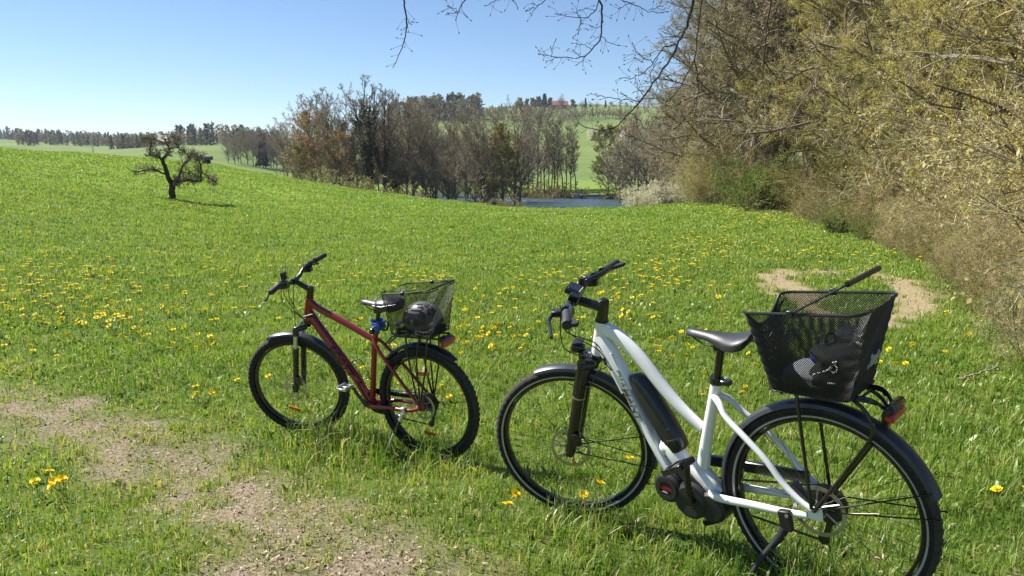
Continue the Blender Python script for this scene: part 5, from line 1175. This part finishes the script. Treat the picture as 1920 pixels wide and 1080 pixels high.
FOILM, t, out = nt('clear_plastic')
b = N(t, 'ShaderNodeBsdfPrincipled'); b.inputs['Base Color'].default_value = (.62, .65, .64, 1); b.inputs['Roughness'].default_value = .15; b.inputs['Alpha'].default_value = .62
t.links.new(b.outputs[0], out.inputs['Surface'])
RW = .36
m = MB(); blob(m, (.03, .01, .472), (.085, .095, .028), 3, .15, fold=3); put_on(white_root, m, 'bag', [GREYF], RW, 'flat grey padded bag on the floor of the white bicycle basket', 'bag')
m = MB(); blob(m, (-.068, -.005, .512), (.078, .108, .066), 4, .30, box=.75, fold=4); blob(m, (-.09, -.05, .575), (.055, .055, .05), 7, .25)
Mw = white_root
m.tube([A3(-.03, .02, .57), A3(-.02, .01, .60), A3(-.03, -.015, .61), A3(-.05, -.03, .58)], .005, 8, smooth=4)
for P_, r in (([A3(-.028, .096, .505), A3(-.012, .101, .495), A3(-.02, .103, .484), A3(-.055, .104, .480), A3(-.09, .102, .482)], .0035), ([A3(-.03, .100, .506), A3(-.06, .100, .520), A3(-.075, .097, .532)], .003), ([A3(-.075, .094, .545), A3(-.088, .094, .549)], .004)):
    m.tube(P_, r, 6, 1, smooth=3)
m.lathe([(.010, -.002), (.014, -.002), (.014, .002), (.010, .002)], (-.079, .097, .528), (.1, 1, .2), 16, 1)
put_on(white_root, m, 'backpack', [FABRIC, WHITET], RW, 'black bag with a white swoosh emblem in the white bicycle basket', 'bag')
m = MB(); blob(m, (.005, -.035, .530), (.034, .040, .026), 5, .3, fold=5); put_on(white_root, m, 'pouch', [BLUEF], RW, 'crumpled blue cloth tucked behind the black bag in the basket', 'cloth')
m = MB(); blob(m, (-.135, -.045, .560), (.024, .060, .048), 6, .4, fold=7); put_on(white_root, m, 'plastic_bag', [FOILM], RW, 'crumpled clear plastic bag at the rear of the white bicycle basket', 'bag', 0)

# ------------------------------------------------------------------ the red bicycle
def red_bike():
    R = .365; root = empty('trekking_bicycle', bike_frame_matrix(QR, R))
    tag(root, 'dark red hardtail bicycle with silver kickstand and rear basket in the meadow', 'bicycle')
    hb, ht = (.914, .478), (.868, .625); B = Bike(root, R, steer_fn(hb, ht, QR[6])); cx = 1.08
    f = MB(); ax = unit(A3(ht[0] - hb[0], 0, ht[1] - hb[1])); P = lambda x, z, y=0.: A3(x, y, z)
    f.tube([P(*hb) - ax * .006, P(*ht)], [.029, .026], 16)
    f.tube([P(.868, .598), P(.80, .556), P(.60, .478), P(.372, .382)], [.027, .024, .022, .019], 14, sy=.8, smooth=3)
    f.tube([P(.895, .53), P(.83, .44), P(.70, .285), P(.56, .115), P(.475, -.02), P(.445, -.06)], [.033, .034, .034, .033, .030, .026], 14, sy=.8, smooth=3)
    f.tube([P(.337, .455), P(.365, .37), P(.44, -.04)], [.0185, .0185, .019], 14)
    f.lathe([(.024, -.036), (.024, .036), (0, .036), (0, -.036)], P(.448, -.055), n=20, closed=False)
    for sg in (1, -1):
        y = lambda t_: sg * t_
        f.tube([P(.360, .388, y(.014)), P(.335, .362, y(.032)), P(.300, .322, y(.042)), P(.221, .238, y(.054)), P(.115, .120, y(.062)), P(.02, .016, y(.066))], [.012, .011, .011, .0105, .0105, .010], 10, smooth=3)
        f.tube([P(.44, -.05, y(.03)), P(.385, -.048, y(.05)), P(.257, -.036, y(.06)), P(.113, -.034, y(.064)), P(.01, -.006, y(.066))], [.014, .0145, .013, .012, .011], 10, smooth=3)
        f.box(P(.004, .0, y(.066)), (.045, .008, .04))
    td = unit(P(.56, .115) - P(.70, .285))
    add_text(f, 'SCOTT', .058, P(.645, .22) + A3(0, .0225, 0), td, A3(-.77, 0, .636), 1, .2, .0015, 1.3, .0056)
    f.tube([P(.366, .372, 0), P(.362, .382, 0)], .0205, 14, 2)
    fr = B.put(f, 'frame', [RED, DARKRED, BLACK])
    ch = MB()
    q = [P(.575, .205), P(.545, .225), P(.515, .20), P(.47, .115), P(.485, .09), P(.505, .098)]
    ch.tube([p + A3(0, .034, 0) for p in q], .003, 6, smooth=3); ch.tube([p - A3(0, .034, 0) for p in q], .003, 6, smooth=3); ch.tube([P(.545, .225, .034), P(.545, .225, -.034)], .003, 6)
    B.put(ch, 'bottle_cage', [BLACK])
    B.wheel(cx, True, .029, .295, False, 32, .08, knob=.004, refl=[(RAD(-70), 1)]); rw = B.wheel(0, False, .029, .295, False, 32, .08, knob=.004, refl=[(RAD(86), 1), (RAD(-88), 1)]); B.cassette(rw, 8, .024, .062)
    B.fender(cx, .387, RAD(66), RAD(163), .034, FENDER, True, tip=1); B.fender(0, .392, RAD(40), RAD(128), .036, MATTE, False, tip=1, stays=[[P(.0, .01, .07), P(.05, .39, .035)], [P(.0, .01, -.07), P(.05, .39, -.035)]])
    fk = MB(); fk.tube([P(*hb) - ax * .03, P(*hb) - ax * .004], [.026, .028], 14)
    for sg in (1, -1):
        y = .058 * sg; top = P(.985, .415, y); end = P(1.072, -.02, y); fd = unit(end - top)
        fk.tube([P(.925, .435, y * .3), P(.955, .432, y * .8), top + A3(0, 0, .012)], [.022, .023, .02], 12); fk.tube([top - fd * .02, top + fd * .03], .021, 12); fk.tube([top + fd * .03, top + fd * .13], .0145, 12, 1)
        fk.tube([top + fd * .125, top + fd * .14, top + fd * .32, end], [.022, .0205, .019, .016], 12)
        fk.box(P(1.078, -.004, y), (.03, .016, .05))
    fk.tube([P(.93, .30, .058), P(.92, .335, .03), P(.92, .335, -.03), P(.93, .30, -.058)], .009, 8, smooth=3) if 0 else None
    fk.box(P(1.03, .07, .072), (.03, .028, .055))
    B.put(fk, 'fork', [BLACK, ALU], None, True)
    st = MB(); top = P(*ht) + ax * .055; clamp = top + A3(.100, 0, .068)
    st.tube([P(*ht), P(*ht) + ax * .03, top + ax * .022], [.025, .022, .021], 14); st.tube([top + ax * .022, top + ax * .027], [.021, .01], 14); st.tube([top, clamp], [.019, .017], 12); st.lathe([(.02, -.026), (.02, .026), (0, .026), (0, -.026)], clamp, n=16, closed=False)
    B.put(st, 'stem', [BLACK], None, True)
    h = MB(); prof = [(.385, -.05, .055), (.24, -.035, .055), (.14, -.012, .042), (.07, 0, .005), (0, 0, 0)]; pts = [clamp + A3(dx, -y, dz) for y, dx, dz in prof] + [clamp + A3(dx, y, dz) for y, dx, dz in prof[::-1][1:]]
    h.tube(pts, .0125, 12, smooth=4); ho = B.put(h, 'handlebar', [BLACK], None, True)
    for sg in (1, -1):
        a, b2 = clamp + A3(-.036, .255 * sg, .055), clamp + A3(-.051, .390 * sg, .055); d = unit(b2 - a); g1 = MB()
        g1.tube([a, a + d * .006, a + d * .02, b2 - d * .006, b2], [.019, .0195, .0165, .0175, .015], 12); B.put(g1, 'grip', [GRIP], ho, True)
        lv = MB(); p0 = clamp + A3(-.026, .205 * sg, .050); lv.tube([p0 - A3(0, .01 * sg, 0), p0 + A3(0, .01 * sg, 0)], .019, 10); lv.box(p0 + A3(.026, 0, -.012), (.045, .03, .024)); lv.box(p0 + A3(.01, -.035 * sg, -.028), (.06, .045, .032))
        lv.tube([p0 + A3(.04, 0, -.014), p0 + A3(.052, .05 * sg, -.022), p0 + A3(.038, .12 * sg, -.04), p0 + A3(.03, .17 * sg, -.05)], [.008, .0075, .006, .007], 8, smooth=3); lv.tube([p0 + A3(.028, -.005 * sg, .0), p0 + A3(.03, .03 * sg, -.006)], .008, 8, 1)
        B.put(lv, 'brake_lever', [BLACK, ALU], ho, True)
    bl = MB(); bc = clamp + A3(-.018, .15, .072); bl.box(bc, (.035, .03, .03)); bl.box(bc + A3(0, 0, .024), (.03, .035, .022)); B.put(bl, 'bell', [BLACK], ho, True)
    c1 = MB(); fnr = lambda p: B.st(np.array([p]))[0]
    for a, m1, c_ in [(clamp + A3(.02, .12, .01), clamp + A3(.05, .06, -.10), P(.87, .50, .03)), (clamp + A3(.02, .14, .01), clamp + A3(.065, .08, -.12), P(.88, .51, .032)), (clamp + A3(.03, -.14, .01), clamp + A3(.07, -.02, -.08), P(.87, .505, .03))]:
        c1.tube([fnr(a), fnr(m1), c_ + A3(.045, .02, .0), c_, c_ + A3(-.06, -.0, .015)], .0025, 6, 0, smooth=5)
    c1.tube([fnr(clamp + A3(.02, -.05, .0)), fnr(clamp + A3(.03, 0, -.1)), fnr(P(1.0, .30, .06)), fnr(P(1.04, .09, .075))], .0025, 6, smooth=5)
    c1.tube([P(.905, .505, .037), P(.83, .525, .030)], .0034, 6, 1)
    B.put(c1, 'cable', [BLACK, REFL])
    sp2 = MB(); sp2.tube([P(.343, .44), P(.305, .57)], .0145, 12); sp2.tube([P(.345, .435), P(.338, .455)], .023, 14); sp2.box(P(.302, .575), (.05, .05, .025)); B.put(sp2, 'seat_post', [BLACK]); sd2 = B.saddle(.435, .155, .640, .076)
    # cover stretched over the rear half of the saddle
    cv = MB(); blob(cv, (.21, 0, .622), (.085, .082, .042), 12, .10, fold=4, box=.75); cv.tube([A3(.30, .06, .622), A3(.21, .088, .627), A3(.12, .06, .640)], .003, 6, 1); B.put(cv, 'saddle_cover', [SADDLE, REFL], sd2)
    for sg, a in ((1, RAD(57)), (-1, RAD(237))):
        cr = P(.448, -.055); e = cr + A3(math.cos(a) * .17, 0, math.sin(a) * .17); c = MB(); c.tube([cr + A3(0, .05 * sg, 0), cr + (e - cr) * .5 + A3(0, .066 * sg, 0), e + A3(0, .072 * sg, 0)], [.017, .013, .014], 10, sy=.6); o = B.put(c, 'crank', [BLACK])
        p = MB(); pc = e + A3(0, .125 * sg, 0); p.tube([e + A3(0, .07 * sg, 0), pc + A3(0, .04 * sg, 0)], .007, 8)
        for dx in (-.034, .034): p.box(pc + A3(dx, 0, .003), (.008, .085, .026))
        for k in (-.04, 0, .04): p.box(pc + A3(0, k, 0), (.07, .01, .016))
        for k in range(7): p.box(pc + A3(.038, -.036 + k * .012, .008), (.006, .005, .014)); p.box(pc + A3(-.038, -.036 + k * .012, .008), (.006, .005, .014))
        B.put(p, 'pedal', [ALU], o)
    rg = MB(); rg.lathe([(.05, -.046), (.085, -.046), (.088, -.048), (.085, -.05), (.05, -.05)], P(.448, -.055), n=44); B.put(rg, 'chainring', [BLACK])
    ch = MB()
    for p0, p1 in ((P(0, .05, -.045), P(.45, .03, -.048)), (P(.03, -.16, -.045), P(.44, -.14, -.048))):
        n_ = int(np.linalg.norm(p1 - p0) / .0127); d = (p1 - p0) / n_
        for k in range(n_): ch.box(p0 + d * (k + .5), (.0115, .007, .0075), np.array([unit(d), [0, 1, 0], np.cross(unit(d), [0, 1, 0])]))
    
    for p0, p1 in ((P(0, .05, -.045), P(-.052, .0, -.045)), (P(-.052, .0, -.045), P(-.02, -.05, -.045)), (P(-.02, -.05, -.045), P(.03, -.16, -.045)), (P(.45, .03, -.048), P(.53, -.055, -.048)), (P(.53, -.055, -.048), P(.44, -.14, -.048))):
        n_ = int(np.linalg.norm(p1 - p0) / .0127); d = (p1 - p0) / n_
        for k in range(n_): ch.box(p0 + d * (k + .5), (.0125, .007, .0075), np.array([unit(d), [0, 1, 0], np.cross(unit(d), [0, 1, 0])]))
    B.put(ch, 'chain', [DSTEEL]); g_ = MB(); g_.box(P(.23, .005, -.064), (.22, .012, .03)); B.put(g_, 'chain_guard', [BLACK])
    de = MB(); de.box(P(.0, -.03, -.075), (.02, .012, .06)); de.box(P(.01, -.115, -.05), (.022, .014, .11), np.array([[.97, 0, .2], [0, 1, 0], [-.2, 0, .97]]))
    for q_ in (P(.0, -.075, -.048), P(.025, -.155, -.048)): de.lathe([(.0, -.004), (.02, -.004), (.02, .004), (0, .004)], q_, n=18, closed=False)
    B.put(de, 'derailleur', [DSTEEL])
    ca = MB()
    for sg in (1, -1):
        y = .06 * sg; ca.tube([P(.17, .44, y), P(.0, .445, y), P(-.17, .45, y)], .006, 8); ca.tube([P(.07, .443, y), P(.062, .36, .072 * sg), P(.03, .10, .074 * sg), P(.012, .02, .074 * sg)], .0055, 8); ca.tube([P(-.09, .447, y), P(-.06, .25, .072 * sg), P(.006, .015, .074 * sg)], .0055, 8)
        ca.tube([P(-.03, .446, y), P(-.0, .30, .072 * sg), P(.004, .02, .074 * sg)], .005, 8); ca.tube([P(.17, .44, y), P(.22, .40, y * .6), P(.27, .36, y * .3)], .005, 8, smooth=3)
    for x in (.16, .07, -.02, -.10, -.165): ca.tube([P(x, .444, .06), P(x, .444, -.06)], .005, 8)
    B.put(ca, 'carrier', [BLACK])
    B.basket(-.145, .15, -.20, .175, .115, .145, .465, .722, .0, ztr=.752, wr=.0008, pitch=.0095, rimr=.0035, handle_dir=(-.185, .028), grip=.0055)
    la = MB(); la.box(P(-.19, .415, 0), (.024, .13, .045), np.array([[.92, 0, .38], [0, 1, 0], [-.38, 0, .92]]), 0, .5); la.box(P(-.184, .435, 0), (.03, .132, .012), np.array([[.92, 0, .38], [0, 1, 0], [-.38, 0, .92]]), 1); la.box(P(-.165, .425, 0), (.03, .05, .05), m=2); B.put(la, 'tail_lamp', [REDL, DSTEEL, BLACK])
    ks = MB(); ks.box(P(.135, -.035, .075), (.03, .028, .05), m=0); ks.tube([P(.138, -.05, .085), P(.155, -.10, .098)], [.013, .012], 10, 0); ks.tube([P(.153, -.095, .097), P(.190, -.17, .12)], .012, 10, 1); ks.tube([P(.188, -.165, .119), P(.275, -.355, .185)], [.009, .0085], 10, 0); B.put(ks, 'kickstand', [ALU, BLACK])
    return root
red_root = red_bike(); RR_ = .365
# helmet in the red bicycle's basket
GREYP = solid('helmet_grey', (.14, .14, .15), .45, 0, .4, .06, coat=.1)
HELM_R = solid('helmet_red_stripe', (.35, .08, .06), .4)
m = MB(); nu, nv = 40, 16; hc = A3(-.02, -.01, .535); ax_ = A3(.135, .098, .115); V_ = []
for i in range(nv + 1):
    th = (np.pi / 2) * 1.12 * i / nv
    for j in range(nu):
        a = 2 * np.pi * j / nu; V_.append(hc + A3(ax_[0] * math.sin(th) * math.cos(a), ax_[1] * math.sin(th) * math.sin(a), ax_[2] * math.cos(th) + (.012 * math.cos(2 * a) if i > nv - 3 else 0)))
F_, Mi = [], []
for i in range(nv):
    for j in range(nu):
        a = 2 * np.pi * (j + .5) / nu; yy = math.sin((np.pi / 2) * 1.12 * (i + .5) / nv) * math.sin(a); lane = abs(yy) * 5.2
        hole = (lane % 1.0) > .46 and 2 < i < nv - 2 and (j % 7) != 0
        F_.append((i * nu + j, (i + 1) * nu + j, (i + 1) * nu + (j + 1) % nu, i * nu + (j + 1) % nu)); Mi.append(1 if hole or (9 <= i <= 13 and math.cos(a) > -.55 and j % 9) else (2 if (i in (3, 4) and j % 10 == 3) else 0))
m.add(V_, F_, 0); m.M = Mi
# visor and dark inside
m.loft([[hc + A3(.125 + d, y, -.005 - d * .25 + dz) for y, dz in ((-.075, -.012), (-.04, 0), (0, .004), (.04, 0), (.075, -.012), (.075, -.016), (0, -.002), (-.075, -.016))] for d in (0, .02, .045)], 1)
V2 = [hc + (np.array(v) - hc) * .94 - A3(0, 0, .004) for v in V_]; m.add(V2, [f[::-1] for f in F_], 1)
put_on(red_root, m, 'helmet', [GREYP, BLACK, HELM_R], RR_, 'grey and black vented cycling helmet in the red bicycle basket', 'helmet')
m = MB(); blob(m, (-.07, .0, .487), (.085, .10, .02), 21, .25, box=.7); blob(m, (.06, .02, .482), (.06, .08, .014), 23, .3, box=.7); put_on(red_root, m, 'bag', [FABRIC], RR_, 'black folded bag under the helmet in the red bicycle basket', 'bag')
# coiled blue lock on the seat post
LOCK = solid('blue_cable_lock', (.02, .10, .42), .3, 0, .5, .1, coat=.4)
m = MB(); pl = []
for k in range(130):
    a = k * .30; t_ = k / 129; pl.append(A3(.33 - .018 * math.sin(t_ * 3) + .034 * math.cos(a), .034 * math.sin(a) * 1.1 + .006 * math.sin(k), .445 + .068 * t_ + .008 * math.sin(k * .9)))
m.tube(pl, .0058, 7); m.box(A3(.335, .048, .455), (.03, .022, .035), m=1); m.lathe([(.028, -.006), (.034, -.006), (.034, .006), (.028, .006)], (.29, -.03, .47), (.2, .5, .2), 20, 1)
put_on(red_root, m, 'cable_lock', [LOCK, BLACK], RR_, 'coiled blue cable lock wrapped round the seat post of the red bicycle', 'lock')
# ------------------------------------------------------------------ far buildings and small things
PLASTER = solid('plaster', (.55, .50, .44), .9, var=.08, scale=2); ROOF_R = solid('red_tiles', (.27, .10, .065), .85, var=.2, scale=6); ROOF_D = solid('dark_tiles', (.09, .07, .06), .85, var=.2, scale=4)
TIMBER = solid('weathered_timber', (.10, .065, .045), .85, var=.25, scale=5); PANE = solid('window_glass', (.03, .035, .04), .12)
PALEM = solid('pale_stone', (.45, .42, .36), .9, var=.2, scale=6)
def house(name, px, D, L, W, H, rise, rz, wall, roof, label, cat='house', eave=.5, nwin=4):
    p = at_dist(px, 300, D); z = float(zg(p[0], p[1])) - .4; o = empty(name, loc=(p[0], p[1], z)); o.rotation_euler = (0, 0, rz); tag(o, label, cat)
    w = MB(); w.add([(-L / 2, -W / 2, 0), (L / 2, -W / 2, 0), (L / 2, W / 2, 0), (-L / 2, W / 2, 0), (-L / 2, -W / 2, H), (L / 2, -W / 2, H), (L / 2, W / 2, H), (-L / 2, W / 2, H), (-L / 2, 0, H + rise), (L / 2, 0, H + rise)],
                    [(0, 1, 5, 4), (2, 3, 7, 6), (1, 2, 6, 9, 5), (3, 0, 4, 8, 7), (3, 2, 1, 0)]); w.build('wall', [wall], o, 30)
    r = MB(); k = rise / (W / 2); e = eave; x = L / 2 + e
    for sg in (-1, 1):
        a = [(-x, sg * (W / 2 + e), H - e * k + .05), (x, sg * (W / 2 + e), H - e * k + .05), (x, 0, H + rise + .05), (-x, 0, H + rise + .05)]; V_ = a + [(q[0], q[1], q[2] + .22) for q in a]
        r.add(V_, [(0, 1, 2, 3), (7, 6, 5, 4), (0, 4, 5, 1), (1, 5, 6, 2), (2, 6, 7, 3), (3, 7, 4, 0)])
    ro = r.build('roof', [roof], o, 30)
    c = MB(); c.box((L * .22, W * .1, H + rise + .3), (.8, .8, 1.8)); c.build('chimney', [PLASTER], ro)
    for k_ in range(nwin):
        q = MB(); q.box((-L / 2 + L * (k_ + .5) / nwin, -W / 2 - .04, H * .55), (1.1, .12, 1.3)); q.build('window', [PANE], o)
    d = MB(); d.box((L * .05, -W / 2 - .05, 1.1), (1.1, .12, 2.2)); d.build('door', [TIMBER], o)
    return o
house('farmhouse', 1047, 560, 12, 8, 2.6, 3.0, RAD(8), TIMBER, ROOF_R, 'dark timber house with red tiled roof among trees on the hill crest')
house('farmhouse', 70, 700, 10, 8, 3.5, 4, RAD(25), TIMBER, ROOF_R, 'farmhouse with orange red roof in the wood at far left')
house('farmhouse', 113, 720, 10, 8, 3, 3.5, RAD(-5), PLASTER, ROOF_D, 'pale walled farmhouse right of the orange roofed one at far left')
house('barn', 237, 434, 7, 5, 2.0, 2.6, RAD(12), TIMBER, ROOF_D, 'dark wooden barn on the pale far field behind the left meadow', 'barn', nwin=2)
house('farmhouse', 312, 480, 12, 7, 3, 3, RAD(0), PLASTER, solid('pale_roof', (.45, .36, .28), .8, var=.1), 'long pale roofed farm building behind the crown of the fruit tree')
house('farmhouse', 1180, 330, 7, 6, 3, 2.6, RAD(20), PLASTER, ROOF_R, 'small red roofed house half hidden by trees right of the hillside field', nwin=2)
# trailer on the left meadow crest
p = at_dist(388, 313, 86); o = empty('farm_trailer', loc=(p[0], p[1], float(zg(p[0], p[1])))); tag(o, 'small grey covered farm trailer on the meadow crest right of the fruit tree', 'trailer')
m = MB(); m.box((0, 0, .62), (1.15, .8, .32), bev=.2); m.build('body', [solid('trailer_dark', (.08, .09, .11), .5)], o); m = MB(); m.box((0, 0, .84), (1.18, .82, .12), bev=.3); m.build('cover', [solid('trailer_cover', (.62, .62, .60), .6)], o)
for sy in (-.44, .44): m = MB(); m.lathe([(0, -.06), (.26, -.06), (.26, .06), (0, .06)], (0, sy, .26), n=24, closed=False); m.build('wheel', [RUBBER], o)
m = MB(); m.tube([(-.55, 0, .5), (-1.0, 0, .42)], .03, 8); m.build('drawbar', [DSTEEL], o)
# post on the left crest
p = at_dist(175, 290, 84); m = MB(); m.tube([(0, 0, -.2), (0, 0, .95), (0, 0, 1.02)], [.06, .06, .03], 8); m.tube([(0, 0, .82), (0, 0, .87)], .066, 8)
o = m.build('marker_post', [solid('post_white', (.75, .74, .68), .7)]); o.location = (p[0], p[1], float(zg(p[0], p[1]))); tag(o, 'slim white marker post on the meadow crest left of the fruit tree', 'post')
# slab jetty and rocks on the far pond bank
p = at_dist(1118, 357, 111.5); m = MB(); m.box((0, 0, .25), (4.6, 1.2, .16)); m.box((-1.8, 0, -.1), (.3, 1.0, .6)); m.box((1.8, 0, -.1), (.3, 1.0, .6))
o = m.build('jetty', [PALEM]); o.location = (p[0], p[1], -5.75); tag(o, 'pale low slab jetty on the far bank of the pond', 'jetty')
for px, s in [(1080, .7), (1092, .5), (1088, .4), (1152, .6)]:
    p = at_dist(px, 360, 112.2); m = MB(); blob(m, (0, 0, 0), (s * 1.2, s * .8, s * .6), int(px), .35, fold=2.5, box=.8, nu=16, nv=10); o = m.build('rock', [PALEM]); o.location = (p[0], p[1], -5.75); tag(o, 'grey rock on the far bank of the pond', 'rock', 'rocks on the far pond bank')
# dead stick lying in the grass
q = gpix(1835, 712); g = np.random.default_rng(3); K = 14; x_ = np.linspace(-.24, .24, K); Pk = np.stack([x_, .09 * x_ / .24 + g.normal(0, .008, K), .035 + .03 * (x_ / .24) + g.normal(0, .006, K)], -1)
v1 = tubes(Pk[None], np.array([.012]), 7, .5, np.array([.9])); v2 = tubes(np.array([[Pk[9], Pk[9] + [.06, .05, .03], Pk[9] + [.13, .07, .05]], [Pk[4], Pk[4] + [-.02, -.05, .01], Pk[4] + [-.03, -.08, .0]]]), np.array([.006, .005]), 5, .5, np.array([.9, .8]))
me = plant_mesh('dead_stick', [(v1, 0), (v2, 0)]); me.materials.append(BARK_GREY); o = link('dead_stick', me); o.location = (q[0], q[1], q[2] + .03); tag(o, 'dry dead stick lying in the grass below the hedge at right', 'stick')

# ------------------------------------------------------------------ air
HAZE = 0.00016
if HAZE:
    m_h, t, out = nt('haze_air'); pv_ = N(t, 'ShaderNodeVolumePrincipled'); pv_.inputs['Color'].default_value = (.80, .88, 1., 1); pv_.inputs['Density'].default_value = HAZE; pv_.inputs['Anisotropy'].default_value = .2
    t.links.new(pv_.outputs[0], out.inputs['Volume'])
    s_ = 2550; zb_, zt_ = -60., 78.
    V_ = [(sx * s_, sy * s_, z) for z in (zb_, zt_) for sx, sy in ((-1, -1), (1, -1), (1, 1), (-1, 1))]
    me = bpy.data.meshes.new('haze'); me.from_pydata(V_, [], [(3, 2, 1, 0), (4, 5, 6, 7), (0, 1, 5, 4), (1, 2, 6, 5), (2, 3, 7, 6), (3, 0, 4, 7)]); me.materials.append(m_h)
    tag(link('haze', me), 'thin spring haze softening the far hills', 'haze', kind='stuff')
